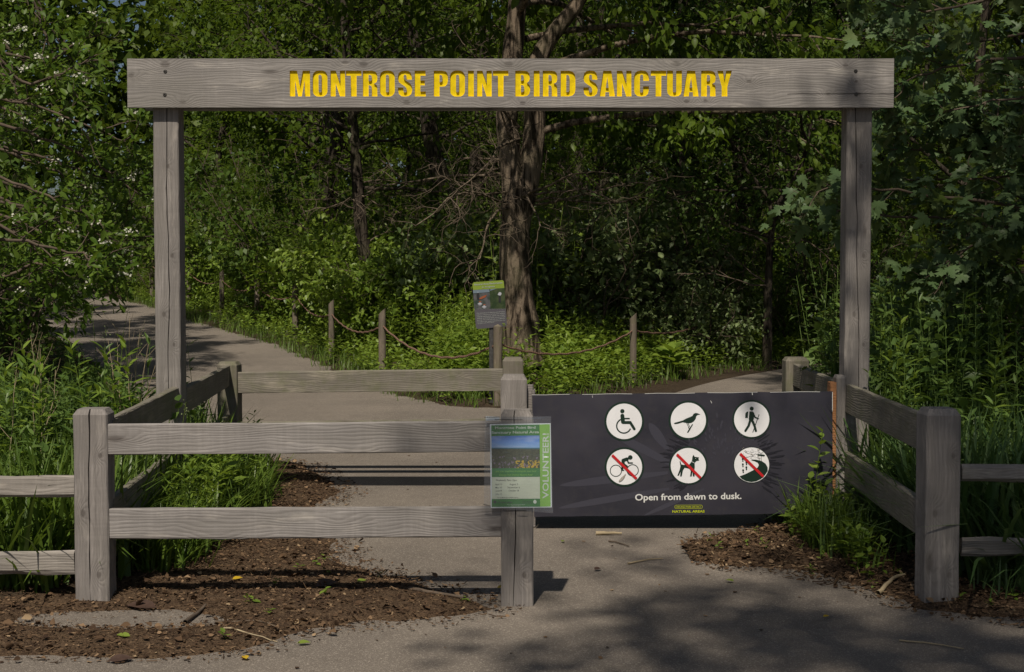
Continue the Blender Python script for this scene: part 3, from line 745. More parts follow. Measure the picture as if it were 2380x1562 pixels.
# hiker
d = ring(1703, 243, 131, 144); f = fig(d)
f.disc(1703, 163, 15); f.poly([(1656, 200), (1664, 187), (1678, 184), (1674, 233), (1654, 233)]); f.poly([(1686, 183), (1708, 183), (1722, 196), (1718, 244), (1704, 256), (1684, 250), (1681, 238)])
f.cap(1712, 194, 1728, 228, 12); f.cap(1728, 228, 1752, 238, 10); f.cap(1692, 250, 1680, 290, 18); f.cap(1680, 290, 1656, 328, 17); f.cap(1706, 250, 1722, 285, 18); f.cap(1722, 285, 1734, 328, 17); f.cap(1757, 208, 1711, 338, 5)
f.build('symbol', M['ink'], d, -.0012)
def slash(par, x0, y0, x1, y1, w=19):
    s_ = Flat(sfx, sfz); s_.cap(x0, y0, x1, y1, w, False); s_.build('red_slash', M['red'], par, -.0045)
# cyclist
d = ring(756, 597, 132, 147); f = fig(d)
f.arc(693, 625, 42, 6, 0, 360, 36); f.arc(818, 622, 42, 6, 0, 360, 36); f.disc(800, 526, 17); f.cap(748, 548, 776, 538, 26); f.cap(746, 548, 748, 578, 24); f.cap(777, 545, 788, 568, 11); f.cap(788, 567, 815, 567, 10); f.cap(750, 574, 776, 594, 15); f.cap(742, 578, 740, 618, 15); f.cap(738, 622, 752, 622, 6)
f.build('symbol', M['ink'], d, -.0012); slash(d, 665, 508, 846, 684)
f = fig(d); f.poly([(712, 700), (735, 672), (768, 645), (755, 675), (740, 695), (720, 706)]); f.build('scuff_mark', M['scuff'], d, -.005)
# dog
d = ring(1232, 587, 131, 144); f = fig(d)
f.poly([(1258, 553), (1262, 522), (1270, 506), (1279, 521), (1312, 526), (1307, 536), (1313, 549), (1291, 554), (1279, 568), (1280, 600), (1276, 625), (1279, 668), (1266, 668), (1262, 632), (1257, 668), (1244, 668), (1250, 628), (1241, 611), (1205, 603), (1192, 622), (1183, 668), (1170, 668), (1174, 632), (1162, 662), (1150, 662), (1168, 615), (1173, 590), (1167, 557), (1171, 550), (1180, 578), (1200, 582), (1240, 578)])
f.build('symbol', M['ink'], d, -.0012); f = fig(d); f.cap(1258, 558, 1276, 566, 3); f.disc(1286, 533, 2.5, 8); f.build('dog_collar', M['white'], d, -.0030); slash(d, 1146, 502, 1323, 678)
# trail
d = ring(1703, 582, 130, 135); f = fig(d)
f.poly([(1612, 667), (1660, 648), (1720, 618), (1748, 600), (1756, 582), (1748, 566), (1725, 555), (1700, 548), (1702, 541), (1740, 543), (1778, 553), (1806, 572), (1822, 600), (1822, 628), (1800, 660), (1770, 688), (1735, 704), (1700, 709), (1660, 702), (1630, 686)])
for (a, b2) in ((1636, 538), (1637, 578), (1639, 622), (1663, 563), (1663, 600)):
    f.disc(a, b2, 7, 12, 9); f.disc(a + 1, b2 + 15, 5.5, 10, 5)
f.cap(1774, 503, 1774, 552, 3); f.poly([(1745, 500), (1795, 505), (1802, 511), (1795, 517), (1745, 512)])
f.build('symbol', M['ink'], d, -.0012)
f = fig(d); rg = random.Random(3)
for i in range(11):
    cx_, cy_ = rg.uniform(1640, 1775), rg.uniform(446, 525); P_ = []
    for j in range(9):
        r_ = rg.uniform(6, 20); P_.append((cx_ + r_ * 1.2 * math.cos(2 * math.pi * j / 9), cy_ + r_ * .6 * math.sin(2 * math.pi * j / 9)))
    f.poly(P_)
f.build('scratched_patch', M['white'], d, -.003)
f = fig(d)
for i in range(14):
    cx_, cy_ = rg.uniform(1640, 1770), rg.uniform(446, 525); a = rg.uniform(0, 3); f.cap(cx_, cy_, cx_ + rg.uniform(8, 26) * math.cos(a), cy_ + 12 * math.sin(a), rg.uniform(1.2, 4))
f.build('scratched_patch', M['scuff'], d, -.0062); slash(d, 1616, 497, 1789, 668)
# lettering; slab feet added to the plain font
text('opening_hours_text', 'Open from dawn to dusk.', sfx, sfz, 836, 1627, 846, 797, M['textwhite'], sg, -.0018, .018, tilt=-12)
text('department_text', 'NATURAL AREAS', sfx, sfz, 1113, 1353, 937, 919, M['lime'], sg, -.0018, .03, tilt=-2)
bg_ = Flat(sfx, sfz)
bg_.arc(1143, 894, 13, 2.4, 90, 270, 12); bg_.arc(1324, 893, 13, 2.4, -90, 90, 12); bg_.cap(1143, 881, 1324, 880, 2.4, False); bg_.cap(1143, 907, 1324, 906, 2.4, False)
bg_.build('emblem_outline', M['lime'], sg, -.0018)
text('district_text', 'CHICAGO PARK DISTRICT', sfx, sfz, 1138, 1328, 901, 887, M['lime'], sg, -.0018, .01, tilt=-1)
# gate leaf carrying the panel
gl = empty('gate_leaf', (at(1586, 1060, D2).x, D2 + .04, 0), 'narrow hinged gate frame behind the dark trail sign with an orange new cedar end board', 'gate')
gx0 = at(1240, 1000, D2).x; gx1 = at(1934, 1000, D2).x; gxc = gl.location.x
for z_, s_ in ((.70, 70), (.22, 71)): board('rail', gx1 - gx0 - .02, .09, .035, M['wx'], gl, seed=s_, loc=((gx0 + gx1) / 2 - gxc, .0, z_))
for x_, s_ in ((gx0 + .06, 72), ((gx0 + gx1) / 2, 73)): board('upright', .5, .08, .03, M['wz'], gl, seed=s_, loc=(x_ - gxc, .034, .46), rot=(0, R(90), 0))
q = at(1941, 890, D2 - .03); q2 = at(1951, 873, D2)
board('end_board', q.z - .03, .036, .09, M['wnew'], gl, seed=74, loc=(q.x - gxc, -.0, (q.z + .03) / 2), rot=(0, R(90), 0))
hp = empty('hinge_post', (at(1954, 1000, D2).x, D2 + .04, 0), 'slim grey timber post squeezed between the orange gate board and the right arch post', 'post')
post('post', .052, .10, q2.z - .015, M['wz'], hp, seed=75, cap=.014)

# volunteer poster in a clear sleeve
YP = D1 - .014
vp = empty('poster', (at(1210, 1080, YP).x, YP, 0), 'green volunteer poster in a clear plastic sleeve pinned to the front fence', 'poster')
def pv(px, py): return at((1780 + .29437 * px) / 1.6134, (1500 + .29437 * py) / 1.6134, YP)
pfx = lambda a, b: pv(a, b).x - vp.location.x
pfz = lambda a, b: pv(a, b).z
def pmat(name, c, rough=.35, var=.06): return plain(name, c, rough, .35, var, 12)
M['paper'] = pmat('poster_paper', (.78, .84, .88)); M['pgreen'] = pmat('poster_green', (.030, .20, .030)); M['plime'] = pmat('poster_lime', (.24, .52, .07))
M['pcream'] = pmat('poster_cream', (.62, .68, .54)); M['ptext'] = pmat('poster_grey_text', (.66, .74, .66)); M['pink'] = pmat('poster_dark_text', (.04, .05, .045))
def warp(me, par_x=None): return me
sh_ = Flat(pfx, pfz); sh_.poly([(193, 308), (967, 296), (983, 1368), (205, 1376)])
paper = sh_.build('paper_sheet', M['paper'], vp, 0)
f = Flat(pfx, pfz, 0); f.poly([(210, 322), (824, 312), (828, 452), (213, 460)]); f.build('title_band', M['pgreen'], vp, -.0006)
f = Flat(pfx, pfz, 0); f.poly([(824, 312), (957, 308), (968, 1356), (834, 1360)]); f.build('side_band', M['plime'], vp, -.0006)
f = Flat(pfx, pfz, 0); f.poly([(218, 870), (832, 866), (834, 978), (218, 983)]); f.build('invitation_band', M['pgreen'], vp, -.0006)
f = Flat(pfx, pfz, 0); f.poly([(218, 984), (834, 980), (834, 1255), (218, 1262)]); f.build('dates_panel', M['pcream'], vp, -.0006)
f = Flat(pfx, pfz, 0); f.poly([(218, 1263), (834, 1258), (834, 1360), (218, 1362)]); f.build('footer_band', M['pgreen'], vp, -.0006)
# printed photograph of a meadow under a blue sky
k = NT('printed_meadow_photo'); tc = k.n('ShaderNodeTexCoord').outputs['Object']; sp = k.n('ShaderNodeSeparateXYZ'); k.l(tc, sp.inputs[0])
zt, zb = pfz(500, 457), pfz(500, 868); tt = k.math('DIVIDE', k.math('SUBTRACT', sp.outputs[2], zb), zt - zb)
cl = k.noise(k.map(tc, (12, 1, 45)), 1.0, 4); nm = k.noise(tc, 90, 4, .7)
skyc = k.mix(k.math('MULTIPLY', k.ramp(cl, [(.45, 0.0), (.75, 1.0)]), .6), k.ramp(tt, [(.62, (.28, .50, .82)), (.8, (.16, .36, .82)), (1, (.05, .17, .58))]), (.50, .62, .85))
mead = k.mix(k.ramp(nm, [(.35, 0.0), (.65, 1.0)]), (.025, .035, .012), (.085, .095, .04))
fv = k.vor(tc, 170); fc = k.n('ShaderNodeSeparateColor'); k.l(fv.outputs['Color'], fc.inputs[0])
mead = k.mix(k.math('MULTIPLY', k.math('GREATER_THAN', fc.outputs[0], .86), k.math('LESS_THAN', tt, .38)), mead, (.20, .16, .22))
yl = k.math('MULTIPLY', k.math('GREATER_THAN', fc.outputs[1], .62), k.math('MULTIPLY', k.math('LESS_THAN', tt, .24), k.math('GREATER_THAN', sp.outputs[0], pfx(520, 800))))
mead = k.mix(yl, mead, (.55, .38, .02))
pic = k.mix(k.math('GREATER_THAN', tt, .605), mead, skyc)
pic = k.mix(k.math('MULTIPLY', k.math('GREATER_THAN', tt, .60), k.math('LESS_THAN', tt, .635)), pic, (.03, .16, .26))
f = Flat(pfx, pfz, 0); f.poly([(213, 460), (828, 452), (832, 866), (218, 870)]); f.build('printed_photo', k.done(k.bsdf(pic, .35, .35)), vp, -.0006)
text('title_text', 'Montrose Point Bird', pfx, pfz, 260, 774, 370, 337, M['ptext'], vp, -.0010, .012, tilt=-6)
text('title_text', 'Sanctuary Natural Area', pfx, pfz, 218, 820, 430, 396, M['ptext'], vp, -.0010, .012, tilt=-8)
text('volunteer_text', 'VOLUNTEER!', pfx, pfz, 1256, 424, 940, 862, M['ptext'], vp, -.0010, .018, up=True)
text('invitation_text', 'Join your neighbors in caring for your local', pfx, pfz, 264, 784, 918, 893, M['plime'], vp, -.0010, 0, .25, tilt=-2)
text('invitation_text', 'Chicago Park District Natural Area!', pfx, pfz, 312, 738, 965, 940, M['plime'], vp, -.0010, 0, .25, tilt=-2)
text('dates_text', 'Weekends, 9am-12pm', pfx, pfz, 267, 538, 1032, 1008, M['pink'], vp, -.0010, .004)
for b_s, x0, x1, yb_ in (('April 13', 262, 348, 1086), ('May 10', 264, 344, 1126), ('June 8', 265, 343, 1167), ('July 12', 265, 343, 1208), ('August 3', 443, 551, 1084), ('September 6', 418, 575, 1124), ('October 18', 432, 562, 1165)):
    text('dates_text', b_s, pfx, pfz, x0, x1, yb_, yb_ - 24, M['pink'], vp, -.0010, .004)
text('contact_text', 'For questions and to RSVP contact', pfx, pfz, 290, 555, 1249, 1234, M['pink'], vp, -.0010, .004)
text('footer_text', 'NATURAL AREAS', pfx, pfz, 293, 478, 1312, 1296, M['pink'], vp, -.0010, .02)
text('footer_text', 'The Nature', pfx, pfz, 612, 735, 1300, 1280, M['pink'], vp, -.0010, .0)
text('footer_text', 'Conservancy', pfx, pfz, 600, 735, 1318, 1302, M['pink'], vp, -.0010, .0)
text('footer_text', 'City of Chicago, Brandon Johnson, Mayor', pfx, pfz, 412, 640, 1338, 1328, M['ptext'], vp, -.0010, .0)
text('footer_text', 'Chicago Park District', pfx, pfz, 462, 588, 1354, 1344, M['ptext'], vp, -.0010, .0)
f = Flat(pfx, pfz); f.disc(258, 1299, 19, 16); f.build('emblem', M['pink'], vp, -.0010)
f = Flat(pfx, pfz); f.disc(768, 1296, 21, 16, 25); f.build('emblem', M['ptext'], vp, -.0010)
k = NT('clear_plastic_film'); g_ = k.n('ShaderNodeBsdfGlossy'); g_.inputs['Roughness'].default_value = .12; g_.inputs[0].default_value = (.9, .93, 1, 1)
tr = k.n('ShaderNodeBsdfTransparent'); tr.inputs[0].default_value = (.86, .88, .90, 1); df = k.n('ShaderNodeBsdfDiffuse'); df.inputs[0].default_value = (.55, .6, .68, 1)
m1 = k.n('ShaderNodeMixShader'); m1.inputs[0].default_value = .09; k.l(tr.outputs[0], m1.inputs[1]); k.l(df.outputs[0], m1.inputs[2])
m2 = k.n('ShaderNodeMixShader'); nb = k.bump(k.noise(k.map(k.obj(), (3, 3, 14)), 2.2, 3), .6, .01); k.l(nb, g_.inputs['Normal'])
m2.inputs[0].default_value = .07; k.l(m1.outputs[0], m2.inputs[1]); k.l(g_.outputs[0], m2.inputs[2]); M['film'] = k.done(m2.outputs[0])
n1, n2 = 10, 12; V = []; F = []; rg = random.Random(2)
for j in range(n2 + 1):
    for i in range(n1 + 1):
        u, w_ = i / n1, j / n2; a = (128 + (972 - 128) * u) * (1 - w_) + (118 + (998 - 118) * u) * w_; b2 = (218 + (206 - 218) * u) * (1 - w_) + (1370 + (1442 - 1370) * u) * w_
        V.append((pfx(a, b2), -.004 + .0016 * math.sin(i * 1.3 + j * .8) + rg.uniform(-.0004, .0004), pfz(a, b2)))
for j in range(n2):
    for i in range(n1): a = j * (n1 + 1) + i; F.append((a, a + n1 + 1, a + n1 + 2, a + 1))
link('clear_sleeve', mesh('clear_sleeve', V, F, True), M['film'], vp)
f = Flat(pfx, pfz); f.poly([(140, 208), (318, 212), (318, 262), (140, 265)]); f.build('paper_tab', M['paper'], vp, .002)
for (a, b2, c2, d2) in ((122, 218, 322, 214), (258, 243, 610, 250), (108, 1328, 196, 1340), (535, 1400, 660, 1405)):
    A = pv(a, b2) - Vector((vp.location.x, 0, 0)); B = pv(c2, d2) - Vector((vp.location.x, 0, 0)); A.y = B.y = -.0075
    tubes('zip_tie', [([A, (A + B) / 2, B], [.0012, .0016, .0012])], M['black'], vp, 5)

# restoration notice on the steel stake behind the rope
YN = 15.6
rn = empty('notice_sign', (at(1137, 700, YN).x, YN, 0), 'small tilted notice about habitat restoration on a steel stake before the big trunk', 'sign')
def nv(px, py): return at((1740 + .15364 * px) / 1.6134, (1020 + .15364 * py) / 1.6134, YN)
nfx = lambda a, b: nv(a, b).x - rn.location.x
nfz = lambda a, b: nv(a, b).z
M['ngrey'] = plain('notice_grey', (.085, .082, .098), .5, .4, .1, 5); M['nlime'] = plain('notice_lime', (.20, .28, .035), .5, .4, .15, 9); M['ntext'] = plain('notice_text', (.34, .38, .36), .5)
f = Flat(nfx, nfz, 0); f.poly([(240, 250), (940, 200), (968, 222), (1050, 1290), (1020, 1330), (330, 1390), (290, 1350), (206, 290)]); npan = f.build('panel', M['ngrey'], rn)
f = Flat(nfx, nfz, 0); f.poly([(240, 250), (940, 200), (968, 222), (985, 390), (218, 440), (206, 290)]); f.build('title_band', M['nlime'], rn, -.003)
def nphoto(nm, c1, c2, pts):
    k = NT(nm); z = k.noise(k.obj(), 12, 4, .6); f = Flat(nfx, nfz, 0); f.poly(pts); return f.build('printed_photo', k.done(k.bsdf(k.mix(k.ramp(z, [(.4, 0.0), (.6, 1.0)]), c1, c2), .5)), rn, -.003)
nphoto('photo_burn', (.03, .05, .04), (.10, .10, .11), [(218, 440), (618, 414), (650, 895), (250, 900)])
nphoto('photo_field', (.02, .04, .015), (.05, .07, .03), [(618, 414), (985, 390), (1018, 892), (650, 895)])
f = Flat(nfx, nfz, 0); f.poly([(220, 445), (618, 418), (625, 490), (224, 520)]); f.poly([(640, 418), (800, 405), (640, 460)]); merge(npan, f.build('printed_sky', plain('printed_sky', (.14, .19, .24)), rn, -.006))
f = Flat(nfx, nfz); f.poly([(370, 640), (450, 590), (560, 555), (520, 620), (430, 660), (375, 665)]); f.disc(393, 725, 32, 12, 18); f.disc(497, 800, 30, 12, 16); merge(npan, f.build('printed_flames', plain('printed_orange', (.26, .075, .03)), rn, -.007))
f = Flat(nfx, nfz)
for cx_, cy_ in ((390, 740), (493, 815)):
    for i in range(6): a = R(35 + 22 * i); f.cap(cx_, cy_, cx_ + 62 * math.cos(a) * 1.0, cy_ + 72 * math.sin(a), 14)
f.disc(340, 495, 9, 10, 14); f.poly([(820, 550), (850, 500), (880, 488), (915, 510), (912, 550), (890, 575), (850, 572)]); merge(npan, f.build('printed_petals', plain('printed_white', (.38, .40, .45)), rn, -.006))
f = Flat(nfx, nfz); f.poly([(318, 510), (365, 510), (380, 580), (368, 680), (320, 670), (305, 580)]); f.poly([(845, 590), (900, 595), (898, 745), (845, 740)]); merge(npan, f.build('printed_people', plain('printed_dark', (.015, .016, .02)), rn, -.006))
text('title_text', 'Natural Area Restoration', nfx, nfz, 250, 935, 330, 285, M['ntext'], rn, -.006, .015, tilt=-50)
text('title_text', 'In Progress', nfx, nfz, 442, 750, 388, 348, M['ntext'], rn, -.006, .015, tilt=-22)
f = Flat(nfx, nfz, 0)
for i in range(24): f.cap(258 + i * 32.5, 903, 272 + i * 32.5, 902, 6, False)
f.build('dashed_rule', M['ntext'], rn, -.004)
for i, ln in enumerate(('The restoration or improvement of native', 'habitat is a long-term process that requires', 'ongoing maintenance, which may include', 'mowing, controlling weeds, and prescribed', 'burning. This area will look very different', 'throughout the seasons and every year, so', 'visit often to see the progress.')):
    text('body_text', ln, nfx, nfz, 306 + i * 3, (990 + i * 2) if i < 6 else 740, 1020 + i * 42, 996 + i * 42, M['ntext'], rn, -.004, .004, tilt=-44)
f = Flat(nfx, nfz); f.poly([(930, 1252), (995, 1248), (1000, 1265), (935, 1268)]); f.poly([(945, 1288), (1012, 1284), (1013, 1298), (946, 1302)]); f.build('emblem', M['nlime'], rn, -.005)
nb0 = nv(665, 1200).x - rn.location.x
board('stake', nfz(665, 300) + .1, .05, .012, M['metal'], rn, loc=(nb0, .02, nfz(665, 300) / 2), rot=(0, R(90), 0), seed=80)

# ------------------------------------------------------------------ rope barriers along the two branches of the path
RP = 'rope barrier posts along the planted island'
rposts = [  # px, top py, distance, width px, label
 (220, 590, 46, 8.5, 'faint rope post far up the left path, half hidden by white-flowered branches'),
 (352, 598, 39.5, 9.5, 'distant rope post just left of the left arch post'),
 (438, 611, 36, 10, 'rope post close on the right side of the left arch post'),
 (515, 627, 32.5, 11, 'slanted-top rope post, second to the right of the left arch post'),
 (597, 637, 29.5, 12, 'slanted-top rope post, third to the right of the left arch post'),
 (686, 655, 26.2, 14, 'slanted-top rope post with pale rope on both sides in bright weeds'),
 (770, 695, 22.4, 13, 'rope post half sunk in weeds between two taller rope posts'),
 (888, 716, 18.6, 17, 'rope post left of the small notice, with rope sagging to the right'),
 (1157, 750, 15.5, 21, 'round-topped rope post right in front of the small notice'),
 (1472, 727, 18.4, 16, 'rope post in shade to the right of the big trunk'),
 (1690, 690, 23.5, 13, 'slanted-top rope post in deep shade above the right path'),
 (1862, 668, 28, 11, 'dim rope post farthest up the right path')]
anch = []
rp0 = empty('rope_post', (0, 0, 0), rposts[0][4], 'post', RP)
for i, (px, py, d, wpx, lab) in enumerate(rposts):
    d = d - (.6 if 2 <= i <= 6 else 0); top = at(px, py, d); gz = float(G(top.x, top.y)); hh = top.z - gz; r_ = .5 * wpx * d / FPX
    rgx = np.random.default_rng(90 + i); n = 14; V = []; F = []
    zs = np.linspace(-.1, hh - .10, 7)
    for z_ in zs:
        for j in range(n):
            a = 2 * math.pi * j / n; rr_ = r_ * (1 + rgx.normal(0, .03)); V.append((rr_ * math.cos(a), rr_ * math.sin(a), z_))
    for j in range(n):       # slanted saw-cut top
        a = 2 * math.pi * j / n; sl_ = 0 if i == 8 else .9; V.append((r_ * .98 * math.cos(a), r_ * .98 * math.sin(a), hh - .04 + sl_ * r_ * math.cos(a) * 1.0))
    for k_ in range(7):
        for j in range(n): F.append((k_ * n + j, k_ * n + (j + 1) % n, (k_ + 1) * n + (j + 1) % n, (k_ + 1) * n + j))
    ci = len(V); V.append((0, 0, hh - .035 + (.02 if i == 8 else 0)))
    for j in range(n): F.append((7 * n + j, 7 * n + (j + 1) % n, ci))
    e = rp0 if i == 0 else empty('rope_post', (0, 0, 0), lab, 'post', RP)
    e.location = (top.x, top.y, gz); link('shaft', mesh('shaft', V, F, False), M['post'], e)
    anch.append(Vector((top.x, top.y, top.z - .23)))
spans = ['rope span farthest up the left path', 'rope span seen just left of the left arch post', 'dark rope span right of the left arch post', 'rope span between the two far slanted posts right of the arch post',
 'pinkish rope span dipping between slanted posts in sunny weeds', 'pale rope span falling right from the sunlit slanted post', 'mostly hidden rope span in weeds left of the notice',
 'frayed sagging rope span left of the small notice', 'smooth sagging rope span right of the small notice', 'brown rope span in shade rising to the right', 'last dim rope span at the right']
def rope(A, B, sag, r_, name, lab):
    n = 34; P_ = []; 
    for i in range(n + 1):
        t = i / n; p = A.lerp(B, t); p.z -= sag * 4 * t * (1 - t); p.z += .006 * math.sin(i * 1.9); P_.append(p)
    paths = []
    for s_ in range(3):      # three strands laid round each other
        m = n * 7; Q = []
        for i in range(m + 1):
            t = i / m * n; a = int(min(t, n - 1)); p = P_[a].lerp(P_[a + 1], t - a); ph = i * .62 + s_ * 2.094
            Q.append((p.x, p.y + r_ * .55 * math.cos(ph), p.z + r_ * .55 * math.sin(ph)))
        paths.append((Q, [r_ * .62] * len(Q)))
    o = tubes(name, paths, M['rope'], None, 5); tag(o, lab, 'rope', 'rope spans between the posts'); return o
for i in range(len(anch) - 1):
    d = anch[i].y
    sag = {7: .27, 8: .20, 9: .16}.get(i, .17); r_ = .0125 if i in (7,) else .011
    rope(anch[i], anch[i + 1], sag, r_, 'barrier_rope', spans[i])

# ------------------------------------------------------------------ foliage
def T_(pts, faces): return np.array(pts, float), [np.array(f) for f in faces]
TPL = {}
TPL['diamond'] = T_([(0,0,0),(.30,.42,.05),(0,1,-.06),(-.30,.42,.05)], [[[0,1,2,3]]])
TPL['ovate'] = T_([(0,0,0),(.24,.25,.05),(.29,.5,.06),(.17,.8,.0),(0,1.05,-.12),(-.17,.8,.0),(-.29,.5,.06),(-.24,.25,.05),(0,.28,.0),(0,.75,-.05)],
                  [[[0,1,8],[0,8,7],[3,4,9],[9,4,5]], [[1,2,9,8],[8,9,6,7]], [[2,3,9],[9,5,6]]])
TPL['obovate'] = T_([(0,0,0),(.10,.3,.02),(.22,.65,.05),(.17,.92,.03),(0,1.0,-.04),(-.17,.92,.03),(-.22,.65,.05),(-.10,.3,.02),(0,.6,.0)],
                  [[[1,2,8],[8,6,7],[2,3,8],[3,4,8],[4,5,8],[5,6,8],[0,1,8],[0,8,7]]])
TPL['lance'] = T_([(0,0,0),(.11,.3,.03),(.10,.65,.0),(0,1,-.14),(-.10,.65,.0),(-.11,.3,.03),(0,.5,-.02)], [[[0,1,6],[1,2,6],[2,3,6],[3,4,6],[4,5,6],[5,0,6]]])
mp = [(0,0),(.10,.06),(.34,-.02),(.30,.10),(.55,.16),(.42,.26),(.50,.50),(.36,.42),(.16,.44),(.26,.66),(.14,.66),(.16,.84),(.0,1.0)]
mo = mp + [(-x, y) for x, y in reversed(mp[1:-1])]
mv = [(x, y, -.16 * abs(x) - .12 * max(0, y - .5)) for x, y in mo] + [(0, .33, .04)]
TPL['maple'] = T_(mv, [[[i, (i + 1) % len(mo), len(mo)] for i in range(len(mo))]])
def compound(n, w=.12, l=.34):
    V = []; F = []
    def leaf(x, y, a, s=1.0):
        b = len(V); c, q = math.cos(a), math.sin(a)
        for u, v, z in ((0,0,0),(w,.45,.02),(0,1,-.04),(-w,.45,.02)): V.append((x + (u * c + v * q) * l / .34 * .34 * s, y + (-u * q + v * c) * l * s, z))
        F.append([b, b + 1, b + 2, b + 3])
    for i in range(n):
        y = .22 + .55 * i / max(1, n - 1)
        leaf(0, y, R(62)); leaf(0, y, R(-62))
    leaf(0, .72, 0, 1.0); b = len(V)
    V += [(-.006, 0, 0), (.006, 0, 0), (.004, .75, 0), (-.004, .75, 0)]; F.append([b, b + 1, b + 2, b + 3])
    return T_(V, [F])
TPL['compound'] = compound(3)
def blade(cv):
    V = []; n = 4
    for i in range(n):
        t = i / n; w = .022 * (1 - t * .75); V += [(-w, t - cv * .22 * t * t, -cv * .55 * t * t), (w, t - cv * .22 * t * t, -cv * .55 * t * t)]
    V.append((0, 1 - cv * .22, -cv * .62)); F4 = [[2 * i, 2 * i + 1, 2 * i + 3, 2 * i + 2] for i in range(n - 1)]
    return T_(V, [F4, [[2 * n - 2, 2 * n - 1, 2 * n]]])
TPL['blade'] = blade(.25); TPL['blade2'] = blade(.9)
TPL['fivepetal'] = T_([(0,0,.0)] + [(.5 * math.cos(2*math.pi*i/10) * (1 if i % 2 else .45), .5 * math.sin(2*math.pi*i/10) * (1 if i % 2 else .45), .08) for i in range(10)], [[[0, 1 + i, 1 + (i + 1) % 10] for i in range(10)]])

def norm(a): return a / (np.linalg.norm(a, axis=1)[:, None] + 1e-9)
def leaf_arrays(P_, D, N, S, tpl):
    Tv, Tf = TPL[tpl]; n = len(P_); kv = len(Tv)
    D = norm(D); X = norm(np.cross(D, N)); Z = np.cross(X, D)
    V = P_[:, None, :] + S[:, None, None] * (Tv[None, :, 0, None] * X[:, None, :] + Tv[None, :, 1, None] * D[:, None, :] + Tv[None, :, 2, None] * Z[:, None, :])
    F = [(f[None] + (np.arange(n) * kv)[:, None, None]).reshape(-1, f.shape[1]) for f in Tf]
    return V.reshape(-1, 3), F
def leaves(name, parts, mat, parent=None, smooth=False):
    """parts: list of (P, D, N, S, template)"""
    Vs = []; Fs = []; b = 0
    for p in parts:
        if len(p[0]) == 0: continue
        V, F = leaf_arrays(*p); Vs.append(V); Fs += [f + b for f in F]; b += len(V)
    return link(name, np_mesh(name, np.concatenate(Vs), Fs, smooth), mat, parent)

class Tree:
    def __init__(s, seed): s.rg = np.random.default_rng(seed); s.paths = []; s.thin = []; s.tw = []
    def branch(s, p, d, L, r, r1=None, n=6, wig=.18, up=0.0, thin=False):
        p = np.array(p, float); d = np.array(d, float); d /= np.linalg.norm(d) + 1e-9; P_ = [p.copy()]; st = L / n
        for i in range(n):
            d = d + s.rg.normal(0, wig, 3) + np.array([0, 0, up]); d /= np.linalg.norm(d); p = p + d * st; P_.append(p.copy())
        r1 = r * .35 if r1 is None else r1
        rad = np.linspace(r, r1, n + 1); (s.thin if thin else s.paths).append((np.array(P_), rad)); return np.array(P_)
    def sub(s, P_, cnt, L, r, t0=.25, ang=(35, 75), up=.02, wig=.22, n=5, thin=False):
        out = []
        for i in range(cnt):
            t = t0 + (1 - t0) * (i + s.rg.uniform(.2, .9)) / cnt; q = t * (len(P_) - 1); a = int(min(q, len(P_) - 2)); f = q - a
            p = P_[a] * (1 - f) + P_[a + 1] * f; d = P_[a + 1] - P_[a]; d = d / (np.linalg.norm(d) + 1e-9)
            az = s.rg.uniform(0, 2 * math.pi); th = R(s.rg.uniform(*ang)); ref = np.array([0, 0, 1.0]) if abs(d[2]) < .9 else np.array([1.0, 0, 0])
            A = np.cross(d, ref); A /= np.linalg.norm(A); B = np.cross(d, A)
            nd = d * math.cos(th) + (A * math.cos(az) + B * math.sin(az)) * math.sin(th)
            out.append(s.branch(p, nd, L * s.rg.uniform(.6, 1.2) * (1 - .35 * t), r * s.rg.uniform(.7, 1.1), None, n, wig, up, thin))
        return out
    def leafset(s, twigs, per, size, tpl, droop=.35, spread=.06):
        rg = s.rg; K = len(twigs); A = np.array([t[0] for t in twigs]); Bm = np.array([t[len(t) // 2] for t in twigs]); C = np.array([t[-1] for t in twigs])
        idx = np.repeat(np.arange(K), per); t = rg.uniform(.12, 1.05, len(idx))[:, None]
        P_ = (1 - t) ** 2 * A[idx] + 2 * t * (1 - t) * Bm[idx] + t * t * C[idx] + rg.normal(0, spread, (len(idx), 3))
        d = norm(C - A)[idx]; D = d * .5 + rg.normal(0, .62, (len(idx), 3)); D[:, 2] -= droop
        N = rg.normal(0, .45, (len(idx), 3)); N[:, 2] += 1.0; N[:, 1] -= .25
        S = size * rg.uniform(.6, 1.2, len(idx)); return (P_, D, N, S, tpl)

